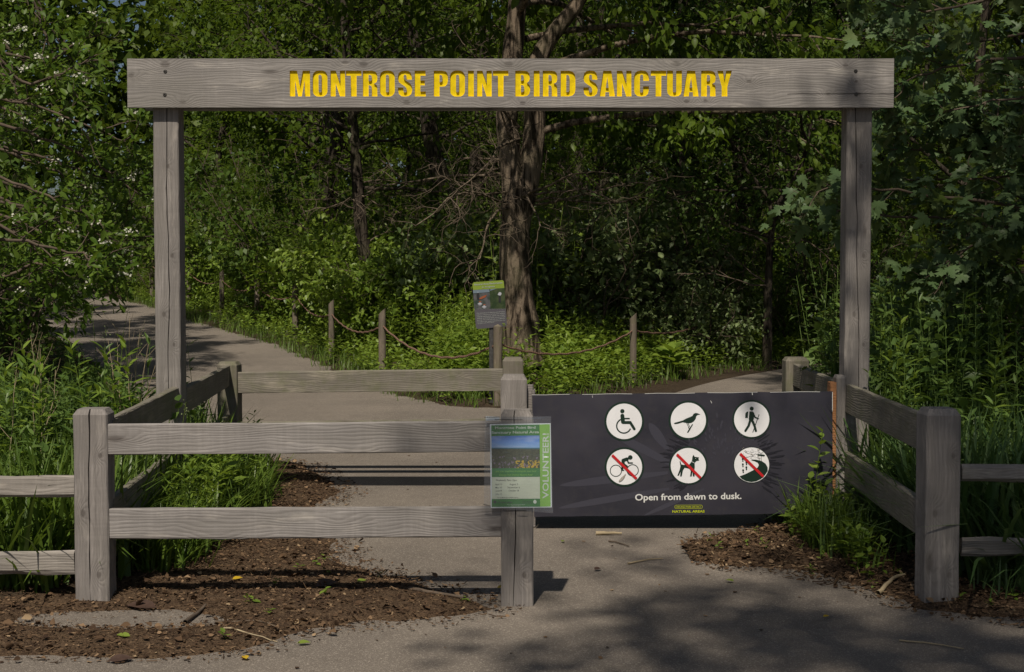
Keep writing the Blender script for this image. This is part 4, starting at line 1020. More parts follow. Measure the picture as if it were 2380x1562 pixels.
def tree_variant(seed, h=11, r=.17, clear=2.2, limbs=15, spread=3.2, leaf=.12, per=14, tpl='diamond', mat='lf_far', bark='bark2', subs=6, twigs=5, droop=.35, name='leafy_tree', upl=.04):
    t = Tree(seed); rg = t.rg
    tr = t.branch((0, 0, -.1), (rg.normal(0, .05), rg.normal(0, .05), 1), h * .9, r, r * .25, 10, .05, .02)
    tw = []
    for i in range(limbs):
        f = (i + .5) / limbs; z = clear + (h * .88 - clear) * f; q = z / (h * .9) * 10; a = int(min(q, 9)); p = tr[a] + (tr[a + 1] - tr[a]) * (q - a)
        az = i * 2.4 + rg.uniform(-.5, .5); el = R(rg.uniform(5, 35) + 35 * f); L = spread * (1 - .55 * f) * rg.uniform(.75, 1.2)
        lb = t.branch(p, (math.cos(az) * math.cos(el), math.sin(az) * math.cos(el), math.sin(el)), L, r * (.42 - .2 * f), .012, 6, .13, upl)
        sb = t.sub(lb, subs, L * .42, .016, .25, (30, 70), .01, .18, 4)
        for q_ in sb + [lb]: tw += t.sub(q_, twigs, .62, .006, .2, (25, 80), -.04, .2, 3, True)
    e = empty(name, (0, 0, 0))
    tubes('trunk', t.paths, M[bark], e, 7)
    cr = leaves('crown', [t.leafset(tw, per, leaf, tpl, droop, .10)], M[mat], e)
    merge(cr, tubes('twigs', t.thin, M['twig'], e, 3))
    return e
def place(e, x, y, rz, sc, label, cat='tree', group=None, first=[]):
    if e.name in first: e = copy_tree(e)
    else: first.append(e.name)
    for q in ('label', 'group'):
        if q in e: del e[q]
    e.location = (x, y, float(G(x, y)) - .03); e.rotation_euler = (0, 0, rz); e.scale = (sc, sc, sc)
    return tag(e, label, cat, group)

def path_dist(x_, y_):
    L1 = [(-2.6, 14.5), (-3.1, 18), (-4.4, 21), (-6.1, 26), (-8.9, 31.5), (-11.9, 38), (-15.6, 45), (-21.5, 52.5), (-34, 60)]; L2 = [(3.3, 13.5), (4.4, 17.5), (6.6, 21), (10, 25), (15, 29.5), (24, 34)]
    d = 1e9
    for L in (L1, L2):
        for (a, b2), (c2, d2) in zip(L[:-1], L[1:]):
            for i in range(9): t_ = i / 8; d = min(d, math.hypot(x_ - a - (c2 - a) * t_, y_ - b2 - (d2 - b2) * t_))
    return d
VA = tree_variant(101, 12, .19, 1.6, 18, 3.6, .17, 18)
VB = tree_variant(102, 13, .16, 3.0, 17, 3.2, .155, 18, mat='lf_tree')
VC = tree_variant(103, 9.5, .12, .8, 18, 2.8, .15, 18, mat='lf_dark')
VD = tree_variant(104, 11, .15, 2.0, 15, 3.4, .20, 8, 'compound', mat='lf_tree', droop=.5)
FARL = 'dense leafy tree standing in the dark woodland behind the planted island'; FARG = 'trees of the dark woodland'
rgf = random.Random(12)
rows = [(29, 3.6, -10, 12), (35, 3.5, -19, 16), (42, 3.6, -24, 20), (50, 3.6, -26, 24)]
vs = [VA, VB, VC, VD]; c_ = 0
for (yy, st, xa, xb) in rows:
    xx = xa
    while xx < xb:
        x_ = xx + rgf.uniform(-.8, .8); y_ = yy + rgf.uniform(-1.6, 1.6)
        onpath = path_dist(x_, y_)
        if onpath > 3.0:
            place(vs[(c_ * 3 + rgf.randrange(2)) % 4], x_, y_, rgf.uniform(0, 6.28), rgf.uniform(.85, 1.2), FARL, 'tree', FARG); c_ += 1
        xx += st
# trees flanking the path at the left and right, nearer than the woodland
for (x_, y_, v_, s_, lab) in ((-7.6, 14.2, VC, 1.05, 'dark tree over the white-flowered branches at the top left'), (-8.6, 17.5, VA, 1.0, 'tall dark tree behind the white-flowered hawthorn, left of the path'),
        (-9.8, 23, VB, 1.0, 'tree on the left bank of the path, farther than the hawthorn'), (-12.5, 29, VA, .95, 'tree on the left bank close to the far bend of the path'), (-16, 37, VC, 1.1, 'tree beyond the bend at the far left'),
        (6.6, 12.0, VC, .95, 'dark tree behind the pale maple leaves at the right edge'), (9.5, 15.5, VA, .9, 'tall tree right of the right arch post, behind the maple'), (8.2, 26.5, VD, .95, 'tree above the right path, between the arch post and the forked tree'), (13.5, 20, VB, 1.0, 'tree at the far right beyond the right path')):
    place(v_, x_, y_, rgf.uniform(0, 6.28), s_, lab)

# big two-stemmed tree in the middle of the island
def custom_tree(name, label, trunks, seed, limbs=(), leaf=None, bark='bark', thinlist=(), crown=None, sides=12):
    t = Tree(seed); e = empty(name, (0, 0, 0), label, 'tree')
    for pts, rad in trunks:
        P_ = np.array([tuple(p) for p in pts]); n = len(P_); q = np.linspace(0, n - 1, (n - 1) * 4 + 1)
        Q = np.stack([np.interp(q, range(n), P_[:, j]) for j in range(3)], 1)
        ks = np.array([.25, .5, .25])
        for _ in range(3): Q[1:-1] = ks[0] * Q[:-2] + ks[1] * Q[1:-1] + ks[2] * Q[2:]
        r_ = np.interp(q, range(n), rad); r_ = r_ * (1 + t.rg.normal(0, .025, len(r_)))
        t.paths.append((Q, r_))
    tubes('trunk', t.paths, M[bark], e, sides); t.paths = []
    return t, e
DT = 20.0
def A_(px, py, d=DT): return at(px, py, d)
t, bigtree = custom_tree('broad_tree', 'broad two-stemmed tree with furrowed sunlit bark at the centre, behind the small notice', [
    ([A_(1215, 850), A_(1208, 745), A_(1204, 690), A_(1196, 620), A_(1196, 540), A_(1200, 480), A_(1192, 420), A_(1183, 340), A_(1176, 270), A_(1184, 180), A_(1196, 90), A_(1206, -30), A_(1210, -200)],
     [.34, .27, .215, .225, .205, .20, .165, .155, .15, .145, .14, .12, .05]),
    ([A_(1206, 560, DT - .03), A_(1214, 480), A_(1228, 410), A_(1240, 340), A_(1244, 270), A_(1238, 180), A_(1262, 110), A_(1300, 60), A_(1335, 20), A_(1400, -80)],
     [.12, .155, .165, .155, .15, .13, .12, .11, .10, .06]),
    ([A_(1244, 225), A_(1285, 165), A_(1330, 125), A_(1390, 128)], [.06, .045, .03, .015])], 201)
tw = []; bare = []
for i in range(44):       # limbs reaching out of frame height, leafy ends hanging into view
    az = i * 2.399; f = i / 44; z = 3.4 + 7.4 * f; L = 4.8 - 1.6 * f
    if math.cos(az) < .1:
        if i % 2: continue
        z = max(z, 5.4); L *= .75
    lb = t.branch((.05 + .15 * math.cos(az), DT + .15 * math.sin(az), z), (math.cos(az), math.sin(az) * 1.0, .28 + .3 * f), L, .06 - .03 * f, .012, 7, .10, -.035)
    sb = t.sub(lb, 7, 1.5, .014, .3, (30, 75), -.04, .2, 4)
    for q_ in sb + [lb]: tw += t.sub(q_, 5, .6, .005, .15, (25, 80), -.10, .2, 3, True)
for i in range(17):       # dead lower twigs
    az = t.rg.uniform(0, 6.28); bare.append(t.branch((.1, DT, t.rg.uniform(2.3, 3.6)), (math.cos(az), math.sin(az), t.rg.uniform(-.1, .25)), t.rg.uniform(1.2, 3.0), .022, .006, 6, .2, -.02))
limb_paths = t.paths; tubes('limbs', limb_paths, M['bark'], bigtree, 6)
merge(leaves('crown', [t.leafset(tw, 18, .145, 'ovate', .7, .10)], M['lf_tree'], bigtree), tubes('twigs', t.thin, M['twig'], bigtree, 3))
t2 = Tree(77)
for b_ in bare: 
    for q_ in t2.sub(b_, 7, .9, .008, .1, (25, 80), -.02, .3, 5): t2.sub(q_, 5, .4, .004, .1, (25, 80), -.02, .3, 4)
merge(bigtree.children[0] if bigtree.children[0].name.startswith('limbs') else [c for c in bigtree.children if c.name.startswith('limbs')][0], tubes('dead_twigs', t2.paths, M['twigpale'], bigtree, 3))

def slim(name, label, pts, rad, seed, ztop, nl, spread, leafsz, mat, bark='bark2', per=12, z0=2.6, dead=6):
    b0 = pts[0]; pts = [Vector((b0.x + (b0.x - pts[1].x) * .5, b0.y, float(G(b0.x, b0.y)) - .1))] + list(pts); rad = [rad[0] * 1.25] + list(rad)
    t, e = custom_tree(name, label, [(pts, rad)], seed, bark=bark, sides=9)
    P0 = pts[-1]; d = pts[0].y; tw = []
    for i in range(nl):
        f = (i + .5) / nl; z = z0 + (ztop - z0) * f
        x_ = float(np.interp(z, [p.z for p in pts], [p.x for p in pts])); az = i * 2.4 + seed
        lb = t.branch((x_, d, z), (math.cos(az), math.sin(az), .2 + .5 * f), spread * (1 - .5 * f), .035 * (1 - .5 * f), .008, 6, .14, .0)
        for q_ in t.sub(lb, 6, spread * .4, .012, .25, (30, 75), 0, .2, 4) + [lb]: tw += t.sub(q_, 4, .5, .005, .15, (25, 80), -.06, .2, 3, True)
    lp_ = t.paths; tubes('limbs', lp_, M[bark], e, 5)
    merge(leaves('crown', [t.leafset(tw, per, leafsz, 'diamond', .4, .09)], M[mat], e), tubes('twigs', t.thin, M['twig'], e, 3))
    t3 = Tree(seed + 9)
    for i in range(dead):
        az = t3.rg.uniform(0, 6.28); z = t3.rg.uniform(1.2, 3.2); x_ = float(np.interp(z, [p.z for p in pts], [p.x for p in pts]))
        b_ = t3.branch((x_, d, z), (math.cos(az), math.sin(az), t3.rg.uniform(0, .5)), t3.rg.uniform(.9, 2.2), .016, .004, 6, .2, 0)
        for q_ in t3.sub(b_, 6, .7, .007, .1, (25, 80), 0, .3, 5): t3.sub(q_, 4, .3, .003, .1, (25, 80), 0, .3, 4)
    if dead: merge([c for c in e.children if c.name.startswith('limbs')][0], tubes('dead_twigs', t3.paths, M['twigpale'], e, 3))
    return e
B24 = lambda px, py: at(px, py, 24)
slim('slender_tree', 'slender grey tree left of the broad tree, above the bright weeds', [B24(862, 660), B24(842, 560), B24(834, 480), B24(829, 400), B24(823, 330), B24(817, 260), B24(808, 160), B24(800, 60), B24(796, -200)], [.14, .115, .105, .095, .10, .085, .08, .07, .04], 31, 7.5, 20, 2.6, .11, 'lf_tree', per=12, z0=2.8, dead=6)
B27 = lambda px, py: at(px, py, 27)
slim('leaning_tree', 'mossy leaning trunk just left of the broad tree, farther back', [B27(1075, 600), B27(1045, 480), B27(1030, 430), B27(1010, 370), B27(998, 300), B27(990, 240), B27(960, 100), B27(930, -100)], [.26, .21, .19, .17, .16, .14, .12, .05], 32, 8, 12, 3.0, .11, 'lf_far', per=10, z0=3.8, dead=5)
slim('leaning_tree', 'second dark trunk between the leaning trunk and the broad tree', [at(1125, 600, 29), at(1112, 480, 29), at(1104, 400, 29), at(1110, 320, 29), at(1120, 250, 29), at(1130, 50, 29), at(1130, -100, 29)], [.2, .17, .15, .13, .12, .10, .05], 33, 8, 10, 3.0, .11, 'lf_far', per=10, z0=4.6, dead=6)
B21 = lambda px, py: at(px, py, 21.5)
ft = slim('forked_tree', 'dark forked sapling tree left of the right arch post', [B21(1785, 700), B21(1788, 600), B21(1793, 540), B21(1800, 490), B21(1826, 440), B21(1858, 400), B21(1880, 330), B21(1890, 240), B21(1880, 100), B21(1880, -100)], [.065, .055, .05, .045, .036, .032, .03, .026, .02, .012], 34, 6.5, 20, 2.3, .10, 'lf_dark', per=14, z0=1.9, dead=8)
tubes('fork', [([B21(1797, 510), B21(1786, 460), B21(1760, 425), B21(1735, 395), B21(1700, 330), B21(1690, 250)], [.038, .034, .03, .026, .02, .012]), ([B21(1800, 490), B21(1830, 470), B21(1865, 462), B21(1900, 455)], [.03, .025, .02, .012])], M['bark2'], ft, 7)
slim('slender_tree', 'thin pale-barked tree in the woodland, right of the broad tree', [at(1575, 620, 26), at(1578, 540, 26), at(1580, 470, 26), at(1583, 400, 26), at(1590, 300, 26), at(1580, 100, 26), at(1580, -60, 26)], [.06, .055, .05, .05, .05, .04, .02], 35, 7.5, 16, 2.4, .11, 'lf_dark', per=14, z0=2.2, dead=5)

# ------------------------------------------------------------------ shrubs and woodland floor
def shrub_variant(seed, h=3.0, w=1.5, stems=14, leaf=.11, per=12, tpl='diamond', mat='lf_dark', droop=.25, name='leafy_shrub', subs=7, tw_=4, lean=.45):
    t = Tree(seed); rg = t.rg; tw = []
    for i in range(stems):
        az = i * 2.4; q = math.sqrt((i + .5) / stems)
        st = t.branch((.25 * w * q * math.cos(az), .25 * w * q * math.sin(az), -.05), (lean * 1.3 * q * math.cos(az), lean * 1.3 * q * math.sin(az), 1), h * rg.uniform(.75, 1.05) * (1 - .15 * q), .018, .005, 7, .10, -.01 * q)
        for q_ in t.sub(st, subs, w * .55, .008, .12, (30, 75), .0, .2, 4): tw += t.sub(q_, tw_, .38, .004, .15, (25, 80), -.04, .2, 3, True)
    e = empty(name, (0, 0, 0)); tubes('stems', t.paths, M['twig'], e, 5)
    cr = leaves('foliage', [t.leafset(tw, per, leaf, tpl, droop, .07)], M[mat], e); merge(cr, tubes('twigs', t.thin, M['twig'], e, 3)); return e
SA = shrub_variant(301, 3.2, 1.7, 15, .12, 12)
SB = shrub_variant(302, 2.4, 1.5, 14, .10, 12, mat='lf_far')
SC = shrub_variant(303, 3.4, 1.7, 12, .19, 6, 'compound', mat='lf_tree', droop=.4, name='compound_leaf_shrub')
SD = shrub_variant(304, 2.0, 1.4, 14, .10, 11, 'ovate', mat='lf_silver', droop=.1, name='pale_leaf_shrub')
SHL = 'leafy shrub in the dense dark thicket behind the rope barrier'; SHG = 'shrubs of the thicket'
cnt = 0
for (yy, st, xa, xb) in ((26.5, 2.3, -3.5, 9), (29.5, 2.4, -5, 12), (33, 2.5, -7, 15), (37, 2.7, -9, 17), (41, 2.9, -18, 20), (46, 3.1, -21, 22), (52, 3.3, -24, 24)):
    xx = xa
    while xx < xb:
        x_ = xx + rgf.uniform(-.8, .8); y_ = yy + rgf.uniform(-1.4, 1.4)
        if path_dist(x_, y_) > 3.0 and sdist(island_poly, np.array([x_]), np.array([y_]))[0] > 1.2 or (x_ < -9 and path_dist(x_, y_) > 3.2):
            place([SA, SB, SC, SA][rgf.randrange(4)], x_, y_, rgf.uniform(0, 6.28), rgf.uniform(.85, 1.35), SHL, 'shrub', SHG); cnt += 1
        xx += st
for (px, d, v_, s_, lab) in ((1130, 22.3, SD, 1.25, 'pale-leaved shrub at the left foot of the broad tree'), (1330, 22.0, SD, 1.3, 'pale-leaved shrub just right of the broad tree trunk'), (1450, 23.5, SD, 1.45, 'larger pale-leaved shrub between the broad tree and the thin pale tree'),
        (1690, 23.8, SC, .9, 'feathery shrub left of the forked sapling tree'), (1900, 24, SA, 1.0, 'dark shrub behind the right arch post, above the right path'), (470, 41, SC, 1.3, 'feathery shrub right of the left arch post, beyond the bright weeds'), (570, 39, SC, 1.3, 'feathery shrub above the far slanted rope posts'),
        (720, 34, SB, 1.2, 'low shrub rising behind the bright weeds, left of the slender tree'), (930, 26, SB, .8, 'dark shrub between the slender tree and the leaning trunks'), (1620, 21.5, SD, .75, 'small pale shrub in shade behind the right rope span')):
    q = at(px, 600, d); place(v_, q.x, q.y, rgf.uniform(0, 6.28), s_, lab, 'shrub')
SE = shrub_variant(305, 1.95, 1.3, 22, .105, 16, 'ovate', mat='lf_herb', droop=.15, name='bright_bush', subs=6, lean=.22)
for (px, d, s_) in ((455, 40, 1.15), (520, 37, 1.2), (575, 35.2, 1.1), (630, 33.2, 1.05), (690, 30.8, 1.1), (745, 28.4, 1.1), (805, 26.2, 1.1), (850, 24.4, 1.0), (900, 23.2, .95), (965, 22.8, .9), (1030, 22.4, .95), (1095, 22.2, .95), (650, 34.5, 1.3), (730, 31.5, 1.35), (800, 28.0, 1.25), (870, 26.4, 1.2), (940, 25.2, 1.1), (600, 37, 1.4), (540, 35.5, 1.1)):
    q = at(px, 600, d); place(SE, q.x, q.y, rgf.uniform(0, 6.28), s_, 'sunlit yellow-green bush in the leafy mound left of the broad tree', 'shrub', 'sunlit bushes mounded left of the broad tree')
for (x_, y_, v_, s_, lab) in ((-5.6, 11.5, SB, .95, 'shrub under the white-flowered branches, nearest the left edge'), (-6.2, 16.2, SA, .9, 'shrub left of the path, below the dark tree at top left'), (-7.6, 20, SB, 1.0, 'shrub on the left bank, second up the path'), (-10.6, 26.0, SA, .95, 'shrub on the left bank, third up the path'), (-12.6, 33, SA, 1.0, 'shrub on the left bank at the bend of the path'),
        (-17, 44, SA, 1.3, 'shrub closing the view beyond the path bend'), (-14, 52, SA, 1.6, 'tall shrub past the end of the left path'), (4.4, 11.6, SB, .95, 'shrub behind the right side fence, near the arch post'), (5.6, 10.2, SA, .8, 'shrub behind the right corner post'), (6.8, 14.4, SA, 1.0, 'taller shrub behind the maple at the right edge'), (8.6, 18, SB, 1.1, 'shrub right of the right path'), (4.0, 9.0, SB, .7, 'low shrub right of the right side fence'), (11.5, 22, SA, 1.1, 'shrub beyond the right path, far right')):
    place(v_, x_, y_, rgf.uniform(0, 6.28), s_, lab, 'shrub')

# far-off wood that closes the view: one mass of foliage
rg = np.random.default_rng(5); n = 100000
X_ = rg.uniform(-40, 42, n); Y_ = 57 + rg.uniform(0, 7, n) + 2 * np.sin(X_ * .7); Z_ = rg.uniform(0, 1, n) ** .9 * (15 + 2.5 * np.sin(X_ * .9) + 2 * np.sin(X_ * 2.3))
D_ = rg.normal(0, 1, (n, 3)); N_ = rg.normal(0, .6, (n, 3)); N_[:, 2] += .8
fw = leaves('far_woodland', [(np.stack([X_, Y_, Z_], 1), D_, N_, rg.uniform(.35, .75, n), 'diamond')], M['lf_far']); tag(fw, 'far-off leafy wood closing the view behind the trees', 'woodland', kind='stuff')

# leafy weeds: stems with leaves set round them
def herbs(xy, h, per, leaf, rg, tpl='lance', lean=.12, droop=0.0, bare=.15, wide=1.0):
    n = len(xy); z0 = ZG(xy[:, 0], xy[:, 1]); h = h * rg.uniform(.6, 1.15, n)
    ld = rg.normal(0, lean, (n, 2)) * h[:, None]
    idx = np.repeat(np.arange(n), per); k_ = np.tile(np.arange(per), n); t = bare + (1 - bare) * (k_ + rg.uniform(0, .8, len(idx))) / per
    P_ = np.stack([xy[idx, 0] + ld[idx, 0] * t ** 1.5, xy[idx, 1] + ld[idx, 1] * t ** 1.5, z0[idx] + h[idx] * t], 1)
    az = k_ * 2.4 + np.repeat(rg.uniform(0, 6.28, n), per); el = rg.normal(.25 + .5 * t ** 2 - droop, .3)
    D = np.stack([np.cos(az) * np.cos(el), np.sin(az) * np.cos(el), np.sin(el)], 1)
    N = np.stack([-np.cos(az) * np.sin(el), -np.sin(az) * np.sin(el), np.cos(el)], 1) + rg.normal(0, .25, (len(idx), 3))
    S = leaf * rg.uniform(.6, 1.2, len(idx)) * (1 - .45 * np.abs(t - .55) * 1.6)
    stem = (np.stack([xy[:, 0], xy[:, 1], z0 - .03], 1), np.stack([ld[:, 0], ld[:, 1], h], 1), np.tile([0.0, -1, .1], (n, 1)), h * 1.03, 'blade0')
    return [(P_, D, N, S, tpl), stem]
TPL['blade0'] = T_([(-.0022, 0, 0), (.0022, 0, 0), (.0012, 1, 0), (-.0012, 1, 0)], [[[0, 1, 2, 3]]])
def grass(xy, h, per, rg, width=1.0, spread=.05, tpls=('blade', 'blade2')):
    n = len(xy); idx = np.repeat(np.arange(n), per); m_ = len(idx)
    px = xy[idx, 0] + rg.normal(0, spread, m_); py = xy[idx, 1] + rg.normal(0, spread, m_); z = ZG(px, py) - .01
    az = rg.uniform(0, 6.28, m_); el = R(90) - np.abs(rg.normal(0, .33, m_))
    D = np.stack([np.cos(az) * np.cos(el), np.sin(az) * np.cos(el), np.sin(el)], 1); N = np.stack([-np.cos(az) * np.sin(el), -np.sin(az) * np.sin(el), np.cos(el)], 1) * -1
    N = -N; S = h * rg.uniform(.45, 1.15, m_); pick = rg.uniform(0, 1, m_) < .5
    P_ = np.stack([px, py, z], 1); return [(P_[pick], D[pick], N[pick], S[pick], tpls[0]), (P_[~pick], D[~pick], N[~pick], S[~pick], tpls[1])]
def scatter(rg, n, box, poly, margin=0.0, maxd=None, extra=None):
    x = rg.uniform(box[0], box[1], n); y = rg.uniform(box[2], box[3], n); d = sdist(poly, x, y); k_ = d > margin
    if maxd is not None: k_ &= d < maxd
    if extra is not None: k_ &= extra(x, y)
    return np.stack([x[k_], y[k_]], 1), d[k_]
rg = np.random.default_rng(44)
inview = lambda x, y: (np.abs(x) < y * .40 + .6) & ~((np.abs(x - .09) < .36) & (y > 16.9) & (y < 20.1))
# island edge: low nettles and grasses, then taller weeds, then a tall back layer
parts = []
xy, d = scatter(rg, 26000, (-14, 9, 15, 46), island_poly, .05, .9, lambda x, y: inview(x, y) & (rg.uniform(0, 1, len(x)) < 18 / np.maximum(y, 16)))
parts += herbs(xy, .34, 10, .095, rg, 'ovate', .15, .2)
xy, d = scatter(rg, 52000, (-14, 9, 15, 46), island_poly, .5, 3.2, lambda x, y: inview(x, y) & ((sdist(island_poly, x, y) > .95) | (x > -1)) & (rg.uniform(0, 1, len(x)) < 17 / np.maximum(y, 16)) & (vnoise(x, y, 1.3, 2) > -.33))
c_ = rg.uniform(0, 1, len(xy)) < .45; hh_ = (1.05 + .6 * np.clip(vnoise(xy[:, 0], xy[:, 1], 1.6, 9) + .3, 0, 1)) * (1 - .42 * sstep(-.5, 1.5, xy[:, 0])) * (.55 + .45 * sstep(.5, 1.7, d))
parts += herbs(xy[c_], hh_[c_], 18, .125, rg, 'lance', .1, .05) + herbs(xy[~c_], hh_[~c_] * .92, 16, .13, rg, 'ovate', .12, .3)
xy, d = scatter(rg, 20000, (-14, 9, 16, 46), island_poly, 2.2, 9.0, lambda x, y: inview(x, y) & (rg.uniform(0, 1, len(x)) < 20 / np.maximum(y, 16)))
parts += herbs(xy, 2.0 + .8 * np.clip(vnoise(xy[:, 0], xy[:, 1], 2.0, 4) + .3, 0, 1), 22, .17, rg, 'diamond', .08, .25)
ug = leaves('undergrowth', parts, M['lf_herb']); tag(ug, 'mass of leafy weeds covering the island between the two branches of the path', 'weeds', kind='stuff')
xy, d = scatter(rg, 19000, (-12, 9, 15, 40), island_poly, -.12, .55, inview)
gi = leaves('grass', grass(xy, .26, 7, rg), M['grass']); tag(gi, 'fringe of long grass along the edges of the planted island', 'grass', kind='stuff')

# ------------------------------------------------------------------ verges beside the fences
def veg(name, parts, mat, label, cat):
    o = leaves(name, parts, M[mat]); tag(o, label, cat, kind='stuff'); return o
rg = np.random.default_rng(61); inv2 = lambda x, y: np.abs(x) < y * .385 + .5
nearfence = lambda x, y: ~((np.abs(np.abs(x) - 1.86) < .10) & (y < 10.4))
# left of the fence
out_l = lambda x, y: inv2(x, y) & (x < -1.92 - .05 * (y - 6)) & nearfence(x, y)
xy, d = scatter(rg, 3000, (-6, -1.7, 6.35, 14), left_poly, .1, None, lambda x, y: out_l(x, y) & (y > 6.9) & (y < 10.5) & (rg.uniform(0, 1, len(x)) < 7.5 / y))
c_ = rg.uniform(0, 1, len(xy)) < .6; hh_ = .60 + .30 * sstep(6.9, 8.0, xy[:, 1]) - .42 * sstep(8.3, 10.2, xy[:, 1])
p1 = herbs(xy[c_], hh_[c_], 26, .11, rg, 'lance', .09, .05) + herbs(xy[~c_], hh_[~c_] * .85, 18, .11, rg, 'ovate', .12, .25)
xy, d = scatter(rg, 1500, (-9, -1.7, 8.5, 26), left_poly, .25, None, lambda x, y: inview(x, y) & (x < -2.1) & nearfence(x, y))
p1 += herbs(xy, .30 + .6 * sstep(1.0, 2.8, d), 22, .11, rg, 'lance', .1, .05)
veg('undergrowth', p1, 'lf_shade', 'leafy weeds left of the fence, between the split rails and the path', 'weeds')
xy, d = scatter(rg, 1500, (-4.2, -1.75, 6.22, 9.5), left_poly, .12, None, lambda x, y: inv2(x, y) & (x < -1.86) & ~((x > -2.05) & (y < 6.45)))
veg('grass', grass(xy, .62, 11, rg, spread=.04), 'grass', 'tall grass behind the left split rails', 'grass')
# between the front-left post and the passage
ins = lambda x, y: (x > -1.80) & (x < -1.42) | ((x > -2.0) & (x < -1.42) & (y > 8.2))
xy, d = scatter(rg, 700, (-2.0, -1.35, 6.45, 10.2), left_poly, .02, None, lambda x, y: ins(x, y) & (y < 9.6) & nearfence(x, y) & ~((x < -1.65) & (y < 6.7)))
veg('grass', grass(xy, .36, 12, rg, spread=.04), 'grass', 'grass clump inside the left fence, behind the front rails', 'grass')
xy, d = scatter(rg, 260, (-1.85, -1.45, 6.9, 9.9), left_poly, .05, None, lambda x, y: nearfence(x, y))
veg('undergrowth', herbs(xy, .42, 15, .085, rg, 'lance', .14, .1), 'lf_herb', 'small leafy weeds inside the left fence', 'weeds')
# right side
out_r = lambda x, y: inv2(x, y) & (x > 1.98 + .04 * (y - 6)) & nearfence(x, y)
xy, d = scatter(rg, 2600, (1.7, 6.6, 6.5, 15), right_poly, .1, None, lambda x, y: out_r(x, y) & (y > 6.9))
c_ = rg.uniform(0, 1, len(xy)) < .5
p1 = herbs(xy[c_], .60 + .75 * sstep(6.9, 9.0, xy[c_, 1]), 26, .10, rg, 'lance', .09, .05) + herbs(xy[~c_], .50 + .70 * sstep(6.9, 9.0, xy[~c_, 1]), 18, .12, rg, 'ovate', .12, .25)
xy, d = scatter(rg, 1600, (2.2, 12, 9, 26), right_poly, .25, None, inview); p1 += herbs(xy, 1.2, 24, .15, rg, 'ovate', .1, .15)
veg('undergrowth', p1, 'lf_shade', 'tall leafy weeds in shade behind the right fence', 'weeds')
xy, d = scatter(rg, 1400, (1.75, 4.2, 6.25, 9.2), right_poly, .12, None, lambda x, y: inv2(x, y) & (x > 2.0) & ~((x < 2.12) & (y < 6.5)))
xy2, d = scatter(rg, 120, (1.98, 3.6, 6.0, 6.35), right_poly, .02)
veg('grass', grass(xy, .72, 11, rg, spread=.04) + grass(xy2, .22, 9, rg), 'grassd', 'long shaded grass around the right corner post and rails', 'grass')
xy, d = scatter(rg, 620, (1.42, 1.86, 6.45, 8.9), right_poly, .0, None, lambda x, y: nearfence(x, y) & (np.abs(y - D2 + .02) > .06))
veg('grass', grass(xy, .30, 12, rg, spread=.05), 'grass', 'grass between the mulch and the right side fence', 'grass')
xy, d = scatter(rg, 150, (1.50, 1.84, 6.5, 8.8), mulB_poly, .02, None, lambda x, y: np.abs(y - D2 + .02) > .08)
veg('undergrowth', herbs(xy[::3], .20, 10, .06, rg, 'ovate', .16, .15), 'lf_herb', 'low broad-leaved weeds at the foot of the right arch post', 'weeds')

# ------------------------------------------------------------------ near branches and single plants
def branchy(name, label, cat, trunk, lines, seed, r, subs, subL, tws, twL, per, leaf, tpl, mat, droop, bark='twig', flowers=0, d=8.4, jit=.5, trunk_r=.07, layers=1, lspread=.03):
    t = Tree(seed); e = empty(name, (0, 0, 0), label, cat); tw = []
    T0 = Vector(trunk); t.paths.append((np.array([(T0.x, T0.y, -.1), (T0.x + .05, T0.y, 1.0), (T0.x + .1, T0.y + .05, 2.0), (T0.x + .1, T0.y, 3.2)]), np.array([trunk_r, trunk_r * .85, trunk_r * .7, trunk_r * .4])))
    for ly in range(layers):
        for ln in lines:
            dd = d + ly * .8 + t.rg.uniform(-jit, jit); oy = t.rg.uniform(-25, 25) * (1 + ly * 2)
            pts = [at(a + t.rg.uniform(-8, 8) * (1 + ly * 2), b + oy + t.rg.uniform(-6, 6), dd) for a, b in ln]
            z0 = min(max(pts[0].z - .3, .6), 3.0); P_ = np.array([(T0.x + .08, T0.y, z0)] + [tuple(p) for p in pts]); n = len(P_); q = np.linspace(0, n - 1, (n - 1) * 4 + 1)
            Q = np.stack([np.interp(q, range(n), P_[:, j]) for j in range(3)], 1)
            for _ in range(2): Q[1:-1] = .25 * Q[:-2] + .5 * Q[1:-1] + .25 * Q[2:]
            Q[1:] += t.rg.normal(0, .008, (len(Q) - 1, 3))
            t.paths.append((Q, np.linspace(r, r * .22, len(Q))))
            sb = t.sub(Q, subs, subL, r * .3, .3, (25, 70), .0, .2, 4)
            for s_ in sb + [Q[-5:]]: tw += t.sub(s_, tws, twL, .0022, .15, (25, 75), .02, .2, 3, True)
    tubes('trunk', t.paths, M[bark], e, 6)
    f_ = leaves('foliage', [t.leafset(tw, per, leaf, tpl, droop, lspread)], M[mat], e); merge(f_, tubes('twigs', t.thin, M[bark], e, 3))
    if flowers:
        rg_ = t.rg; pick = rg_.choice(len(tw), min(flowers, len(tw)), replace=False); PF = []
        for i in pick:
            c = tw[i][-1] + np.array([0, -.02, .02]); k_ = rg_.integers(10, 22); PF.append(c + rg_.normal(0, 1, (k_, 3)) * np.array([.022, .016, .010]))
        PF = np.concatenate(PF); m_ = len(PF); N = rg_.normal(0, .4, (m_, 3)); N[:, 2] += .7; N[:, 1] -= .6
        leaves('blossom', [(PF, rg_.normal(0, 1, (m_, 3)), N, rg_.uniform(.013, .022, m_), 'fivepetal')], M['flower'], e)
    return e
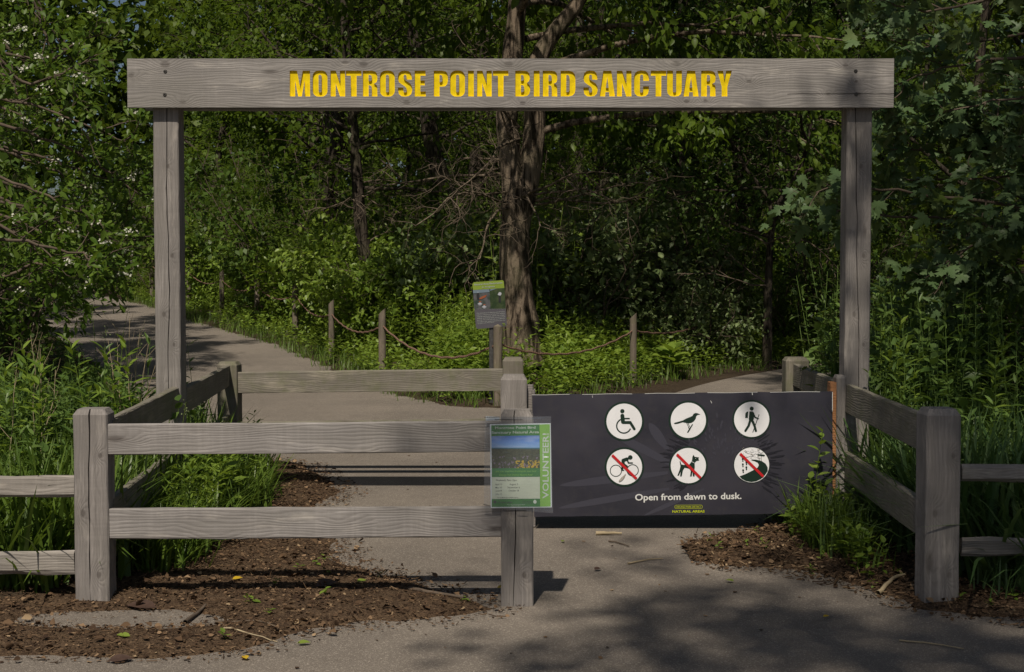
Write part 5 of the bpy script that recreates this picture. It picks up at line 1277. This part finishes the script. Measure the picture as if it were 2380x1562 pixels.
haw = [[(-250, 250), (0, 285), (120, 335), (230, 390), (300, 440), (352, 455)], [(-250, 100), (0, 165), (95, 180), (165, 135), (225, 112)], [(-200, -150), (60, -80), (105, 40), (135, 110), (150, 160)],
       [(-250, 420), (0, 440), (150, 500), (270, 530), (338, 540)], [(-250, 560), (0, 560), (120, 580), (190, 600), (240, 610)], [(-250, 330), (0, 350), (150, 400), (250, 430), (345, 420)],
       [(-200, 650), (0, 630), (90, 600), (170, 580), (260, 600)], [(-250, 200), (-30, 225), (80, 250), (180, 290), (300, 335)], [(-250, 480), (-20, 500), (60, 540), (110, 590), (130, 610)], [(-220, 380), (-30, 390), (80, 450), (170, 480), (240, 500)], [(-200, 40), (-60, 90), (0, 150), (40, 240), (60, 300)]]
branchy('hawthorn_tree', 'hawthorn with small white blossoms and glossy leaves reaching in from the left', 'tree', (-4.6, 8.6, 0), haw, 401, .016, 9, .34, 3, .15, 10, .066, 'obovate', 'lf_haw', -.1, flowers=95, d=8.5, layers=2)
map_l = [[(2700, 420), (2380, 490), (2250, 560), (2165, 620)], [(2700, 300), (2380, 350), (2200, 370), (2060, 350)], [(2650, 520), (2330, 455), (2120, 435), (1960, 420), (1895, 435)], [(2700, 100), (2400, 150), (2250, 150), (2130, 185), (2060, 215)],
         [(2650, -50), (2350, 10), (2180, 40), (2050, 25)], [(2700, 650), (2430, 620), (2300, 560), (2220, 590)], [(2650, -150), (2300, -60), (2120, -40)], [(2700, 500), (2450, 420), (2330, 300), (2240, 270)], [(2700, 250), (2450, 230), (2330, 250), (2200, 280)], [(2700, 560), (2460, 520), (2380, 450), (2300, 400)]]
branchy('maple_tree', 'silver maple branches with pale star-shaped leaves reaching in from the right', 'tree', (5.2, 9.4, 0), map_l, 402, .018, 7, .42, 3, .16, 6, .105, 'maple', 'lf_maple', .45, d=9.2, layers=2, trunk_r=.12, lspread=.05)

def sprig(name, label, px, py, d, h, n, leaf, tpl, mat, seed, stems=1, lean=.1, base=None, spread=.05, droop=.1):
    rg_ = np.random.default_rng(seed); q = at(px, py, d) if base is None else Vector(base); zb = float(ZG(np.array([q.x]), np.array([q.y]))[0]) if base is None else q.z
    e = empty(name, (q.x, q.y, zb), label, 'plant'); P_ = []; D = []; N = []; S = []; st = []
    for s_ in range(stems):
        bx, by = rg_.normal(0, spread, 2); lx, ly = rg_.normal(0, lean, 2) * h; hh = h * rg_.uniform(.75, 1.05)
        pts = [np.array([bx + lx * t ** 1.6, by + ly * t ** 1.6, hh * t]) for t in np.linspace(0, 1, 7)]; st.append((pts, np.linspace(.0035, .0012, 7)))
        for i in range(n):
            t = .18 + .82 * (i + .5) / n; p = np.array([bx + lx * t ** 1.6, by + ly * t ** 1.6, hh * t]); az = i * 2.4 + rg_.uniform(-.4, .4) + s_; el = .35 - droop + .5 * t ** 3
            P_.append(p); D.append([math.cos(az) * math.cos(el), math.sin(az) * math.cos(el), math.sin(el)]); N.append([-math.cos(az) * math.sin(el), -math.sin(az) * math.sin(el) - .2, math.cos(el)]); S.append(leaf * rg_.uniform(.7, 1.15) * (1 - .5 * abs(t - .5)))
    tubes('stem', st, M['lf_herb'], e, 5); leaves('foliage', [(np.array(P_), np.array(D), np.array(N), np.array(S), tpl)], M[mat], e); return e
sprig('leafy_plant', 'bright broad-leaved plant inside the left fence, right of the grass', 520, 1190, 7.9, .50, 14, .13, 'ovate', 'lf_herb', 501, 2, .15)
sprig('leafy_plant', 'broad-leaved plant beside the bright one, nearer the left arch post', 455, 1190, 7.7, .42, 12, .11, 'ovate', 'lf_herb', 502, 2, .15)
sprig('leafy_plant', 'young weed standing just right of the left arch post above the side rail', 462, 1000, 9.7, .92, 14, .12, 'lance', 'lf_herb', 503, 1, .06)
sprig('creeper_plant', 'slim creeper growing up in front of the dark sign at its right end', 1890, 1200, 7.85, .54, 13, .085, 'ovate', 'lf_herb', 504, 1, .05)
sprig('creeper_plant', 'lower creeper shoot leaning left at the foot of the dark sign', 1862, 1210, 7.8, .28, 9, .075, 'ovate', 'lf_herb', 505, 2, .25)
sprig('leafy_plant', 'bushy weed at the foot of the orange gate board', 1950, 1220, 7.75, .26, 10, .07, 'ovate', 'lf_herb', 506, 2, .2, spread=.08)
sprig('leafy_plant', 'feathery elder shoot hanging between the short rear post and the right arch post', 1925, 900, 9.2, 1.12, 10, .24, 'compound', 'lf_tree', 507, 2, .05, droop=.5)
sprig('leafy_plant', 'leafy weed growing on top of the rear right post corner', 1880, 900, 10.35, .95, 14, .08, 'lance', 'lf_herb', 508, 1, .04)
sprig('dock_plant', 'big-leaved dock at the edge of the right path, above the dark sign', 1565, 885, 19.4, .38, 9, .34, 'ovate', 'lf_herb', 509, 2, .2)
for i, (px, d, h, lab) in enumerate(((15, 7.6, .95, 'leafy stem at the far left edge behind the split rails'), (110, 7.5, 1.05, 'leafy stem between the left edge and the front left post'), (235, 7.6, 1.0, 'leafy stem behind the top of the front left post'), (310, 7.9, 1.05, 'leafy stem left of the left arch post'), (2075, 8.6, 1.2, 'pale-leaved tall weed right of the right arch post'), (2120, 8.3, 1.1, 'tall weed above the slanting right rail'), (2300, 8.0, 1.15, 'tall weed right of the right corner post'))):
    sprig('leafy_plant', lab, px, 1300, d, h, 26, .13, 'lance', 'lf_herb', 520 + i, 3, .07)
def dead_stems(label, pts, d, seed):
    t = Tree(seed); q0 = at(pts[0][0], 1200, d); e = empty('dead_stem', (0, 0, 0), label, 'plant'); P_ = []
    for px, py in pts:
        top = at(px, py, d + t.rg.uniform(-.2, .2)); b = Vector((q0.x + t.rg.normal(0, .06), d + t.rg.uniform(-.1, .1), 0)); q = [tuple(b.lerp(top, k_ / 6) + Vector((t.rg.normal(0, .008), 0, 0))) for k_ in range(7)]
        Q = np.array(q); t.paths.append((Q, np.linspace(.004, .0016, 7))); t.sub(Q, 6, .22, .0016, .45, (20, 45), .05, .12, 4)
    tubes('stalks', t.paths, M['straw'], e, 4); return e
dead_stems('pale dead weed stalks left of the left arch post', [(275, 760), (300, 740), (330, 770), (345, 800), (255, 790), (360, 850)], 8.2, 601)
dead_stems('tall pale dead stalks near the left edge', [(75, 780), (90, 810), (130, 860), (40, 850)], 7.6, 602)
def seed_grass(label, px, tops, d, seed):
    rg_ = np.random.default_rng(seed); e = empty('grass_plant', (0, 0, 0), label, 'plant'); T = []
    for (a, b) in tops:
        top = at(a, b, d); b0 = at(px, 1200, d); b0.z = 0; mid = b0.lerp(top, .55); mid.x = b0.x + (top.x - b0.x) * .3
        T.append(([tuple(b0), tuple(mid), tuple(top)], [.002, .0016, .001]))
        P_ = np.array(top) + rg_.normal(0, 1, (26, 3)) * [.010, .010, .026] - [0, 0, .02]; m_ = 26
        leaves('seed_head', [(P_, rg_.normal(0, 1, (m_, 3)), rg_.normal(0, 1, (m_, 3)), rg_.uniform(.008, .014, m_), 'diamond')], M['seed'], e)
    tubes('stalks', T, M['lf_herb'], e, 4)
seed_grass('flowering grass heads in front of the left side fence rails', 400, [(365, 945), (362, 965), (432, 935)], 7.4, 611)
seed_grass('flowering grass heads beside the rear left post', 495, [(488, 970), (520, 985), (508, 1000), (470, 1010)], 8.4, 612)
seed_grass('thin grass heads rising before the left path bend', 240, [(213, 705), (300, 710), (245, 765), (330, 780)], 8.9, 613)

# ------------------------------------------------------------------ litter
k = NT('dry_litter'); g = k.n('ShaderNodeNewGeometry'); r_ = g.outputs['Random Per Island']
M['litter'] = k.done(k.bsdf(k.ramp(r_, [(0, (.035, .021, .014)), (.45, (.085, .052, .030)), (.8, (.15, .096, .056)), (.95, (.24, .16, .095)), (1, (.34, .25, .15))]), .85, .15))
TPL['chip'] = T_([(0,0,0),(.5,.15,.10),(.35,.8,.02),(-.05,1,.12),(-.4,.6,0),(-.3,.15,.14)], [[[0,1,2],[0,2,3],[0,3,4],[0,4,5]]])
TPL['curl'] = T_([(0,0,0),(.25,.3,.16),(.3,.6,.10),(0,1,-.05),(-.3,.6,.18),(-.25,.3,.05),(0,.5,-.04)], [[[0,1,6],[1,2,6],[2,3,6],[3,4,6],[4,5,6],[5,0,6]]])
TPL['stickt'] = T_([(-.05,0,0),(.05,0,0),(.0,0,.08),(-.05,1,.02),(.05,1,.02),(0,1,.1)], [[[0,1,4,3],[1,2,5,4],[2,0,3,5]]])
rg = np.random.default_rng(71)
def litter(name, label, poly, box, n, smax, margin, fade=None):
    xy, d = scatter(rg, n, box, poly, margin)
    keep = rg.uniform(0, 1, len(xy)) < np.clip((d - margin) / .25 + .12, 0, 1); xy = xy[keep]; m_ = len(xy)
    gap = (np.hypot((xy[:, 0] - _h[0]) / .36, (xy[:, 1] - _h[1]) / .13) < 1) & (rg.uniform(0, 1, m_) < .93); xy = xy[~gap]; m_ = len(xy)
    z = ZG(xy[:, 0], xy[:, 1]); P_ = np.stack([xy[:, 0], xy[:, 1], z + rg.uniform(.0, .010, m_)], 1)
    D = rg.normal(0, 1, (m_, 3)); D[:, 2] *= .22; N = rg.normal(0, .38, (m_, 3)); N[:, 2] += 1; S = smax * (.25 + .75 * rg.uniform(0, 1, m_) ** 2.5); c = rg.uniform(0, 1, m_) < .62
    big = rg.uniform(0, 1, m_) < .022
    o = leaves(name, [(P_[c & ~big], D[c & ~big], N[c & ~big], S[c & ~big], 'chip'), (P_[~c & ~big], D[~c & ~big], N[~c & ~big], S[~c & ~big] * 1.9, 'stickt'),
        (P_[big] + [0, 0, .008], D[big], N[big], rg.uniform(.025, .05, big.sum()), 'curl')], M['litter']); tag(o, label, 'litter', kind='stuff')
litter('leaf_litter', 'brown bark chips and dead leaves spread left of the opening', mulA_poly, (-3.4, .1, 5.2, 11.4), 80000, .022, -.18)
litter('leaf_litter', 'brown bark chips and dead leaves heaped at the right of the opening', mulB_poly, (.9, 3.4, 5.3, 8.9), 42000, .028, -.16)
road = [(-4, 4.3), (4, 4.3), (4, 6.2), (1.6, 8), (1.6, 12), (-1.5, 12), (-1.5, 6.4), (-4, 5.8)]
xy, d = scatter(rg, 420, (-4, 4, 4.3, 12), road, .0); m_ = len(xy); P_ = np.stack([xy[:, 0], xy[:, 1], np.full(m_, .008)], 1)
o = leaves('debris', [(P_, np.stack([rg.normal(0, 1, m_), rg.normal(0, 1, m_), rg.normal(0, .1, m_)], 1), np.tile([0, 0, 1.0], (m_, 1)) + rg.normal(0, .2, (m_, 3)), rg.uniform(.006, .022, m_), 'chip')], M['litter']); tag(o, 'tiny scraps of leaf and bark strewn over the asphalt', 'litter', kind='stuff')
xy, d = scatter(rg, 60, (-2.6, 0, 5.3, 8.5), mulA_poly, .05); xy2, d2 = scatter(rg, 90, (1.0, 2.6, 5.9, 8), mulB_poly, .0)
veg('undergrowth', herbs(np.concatenate([xy, xy2]), .035, 4, .035, rg, 'ovate', .2, .2), 'lf_herb', 'tiny green sprouts dotted over the mulch', 'weeds')
M['leafyellow'] = leafmat('fallen_leaf_yellow', (.50, .34, .02), (.62, .42, .03), .2, .3); M['leafgreen'] = leafmat('fallen_leaf_green', (.14, .20, .03), (.22, .29, .05), .2, .3); M['leafbrown'] = plain('fallen_leaf_brown', (.062, .036, .026), .6, .4, .3, 30)
def fallen(name, px, py, size, mat, label, rz, tpl='ovate', cat='leaf'):
    x_, y_ = gp(px, py); z_ = float(ZG(np.array([x_]), np.array([y_]))[0]) + .008
    o = leaves(name, [(np.zeros((1, 3)), np.array([[math.cos(rz), math.sin(rz), .12]]), np.array([[.1, -.25, 1.0]]), np.array([size]), tpl)], M[mat]); o.location = (x_, y_, z_); tag(o, label, cat)
for a in ((690, 1503, .05, 'leafgreen', 'pale green fallen leaf on the mulch at the lower left', .1), (303, 1503, .06, 'leafgreen', 'green fallen leaf below the grey patch by the left post', 2.9), (540, 1369, .05, 'leafyellow', 'yellow fallen leaf on the mulch, left of the shoe-brown curled leaf', .6), (683, 1129, .045, 'leafyellow', 'orange-yellow leaf between the two front rails', 1.2),
          (573, 1540, .045, 'leafyellow', 'yellow leaf near the bottom edge, left', 2.0), (1913, 1441, .03, 'leafyellow', 'single small yellow leaf on the bare asphalt at the right', .4), (1706, 1358, .045, 'leafgreen', 'yellowish leaf on the asphalt left of the right mulch', 2.5), (1307, 1265, .035, 'leafgreen', 'small green leaf on the asphalt just right of the middle post', 1.4),
          (1230, 1405, .05, 'leafgreen', 'green leaf lying right of the middle front post foot', 2.2), (830, 1374, .055, 'leafgreen', 'green leaf on the mulch at the end of the curved stick', .8), (1155, 1373, .05, 'leafyellow', 'yellow leaf at the tip of the left mulch', 0.2), (1382, 1331, .05, 'leafbrown', 'dark curled leaf on the asphalt under the dark sign', .9), (735, 1386, .12, 'leafbrown', 'large curled red-brown leaf on the left mulch', .8), (365, 1420, .14, 'leafbrown', 'long dark curled leaf beside the left front post', 3.0), (250, 1545, .09, 'leafbrown', 'dark curled leaf on the mulch at the lower left', .3)):
    fallen('fallen_leaf', *a)
def stick(p0, p1, r, mat, label, seed, bend=.02):
    rg_ = np.random.default_rng(seed); a = gp(*p0); b = gp(*p1); n = 7; P_ = []
    for i in range(n + 1):
        t = i / n; x_ = a[0] + (b[0] - a[0]) * t; y_ = a[1] + (b[1] - a[1]) * t + bend * math.sin(math.pi * t); P_.append((x_, y_, float(ZG(np.array([x_]), np.array([y_]))[0]) + r * .8 + rg_.uniform(0, .003)))
    o = tubes('stick', [(P_, list(np.linspace(r, r * .55, n + 1)))], M[mat], None, 6); tag(o, label, 'stick')
stick((950, 1385), (1095, 1408), .010, 'twig', 'curved brown stick across the tip of the left mulch', 1, .03)
stick((1385, 1246), (1445, 1246), .012, 'straw', 'short fat pale stick on the asphalt under the dark sign', 2, 0)
stick((1415, 1262), (1462, 1274), .005, 'twig', 'thin dark twig below the short pale stick', 3)
stick((2040, 1388), (2105, 1358), .012, 'straw', 'pale split stick lying near the right corner post', 4)
stick((520, 1485), (645, 1497), .004, 'straw', 'long thin straw on the lower left mulch', 5)
stick((1460, 1315), (1540, 1303), .005, 'straw', 'pale twig left of the right mulch heap', 6)
stick((430, 1455), (478, 1420), .010, 'twig', 'dark root-like stick at the foot of the front left post', 7)
stick((500, 1450), (640, 1470), .004, 'twigpale', 'long thin twig by the grey patch of asphalt', 8)
stick((2090, 1495), (2240, 1515), .004, 'straw', 'thin straw on the asphalt at the lower right', 9)

# ------------------------------------------------------------------ tall trees around and behind the viewpoint, whose crowns shade the entrance
SH = tree_variant(801, 12.5, .2, 6.2, 13, 3.4, .15, 14, mat='lf_tree', subs=5, name='shade_tree')
SHF = tree_variant(802, 13, .10, 6.6, 15, 3.5, .16, 10, mat='lf_tree', subs=5, name='shade_tree')
for i, (x_, y_, sc_, rz, lab) in enumerate(((1.0, -2.3, 1.0, .3, 'tall tree behind the viewpoint shading the asphalt at the lower right'), (3.8, 2.4, 1.0, 1.7, 'tall tree right of the viewpoint shading the right corner post'), (5.0, 7.4, 1.15, 3.0, 'tall tree outside the right edge shading the right path'),
        (4.5, 9.7, 1.2, .9, 'tall tree outside the right edge shading the start of the right path'), (5.8, 12.4, 1.5, 4.1, 'tall tree outside the right edge shading the right of the island'), (3.4, -6.5, 1.1, 5.0, 'tall tree across the street behind the viewpoint, right'), (-3.2, -6.8, 1.0, 2.2, 'tall tree across the street behind the viewpoint, left'))):
    if i == 0: SHF.location = (x_, y_, -.03); SHF.rotation_euler = (0, 0, rz); SHF.scale = (sc_,) * 3; tag(SHF, lab, 'tree')
    else: place(SH, x_, y_, rz, sc_, lab)
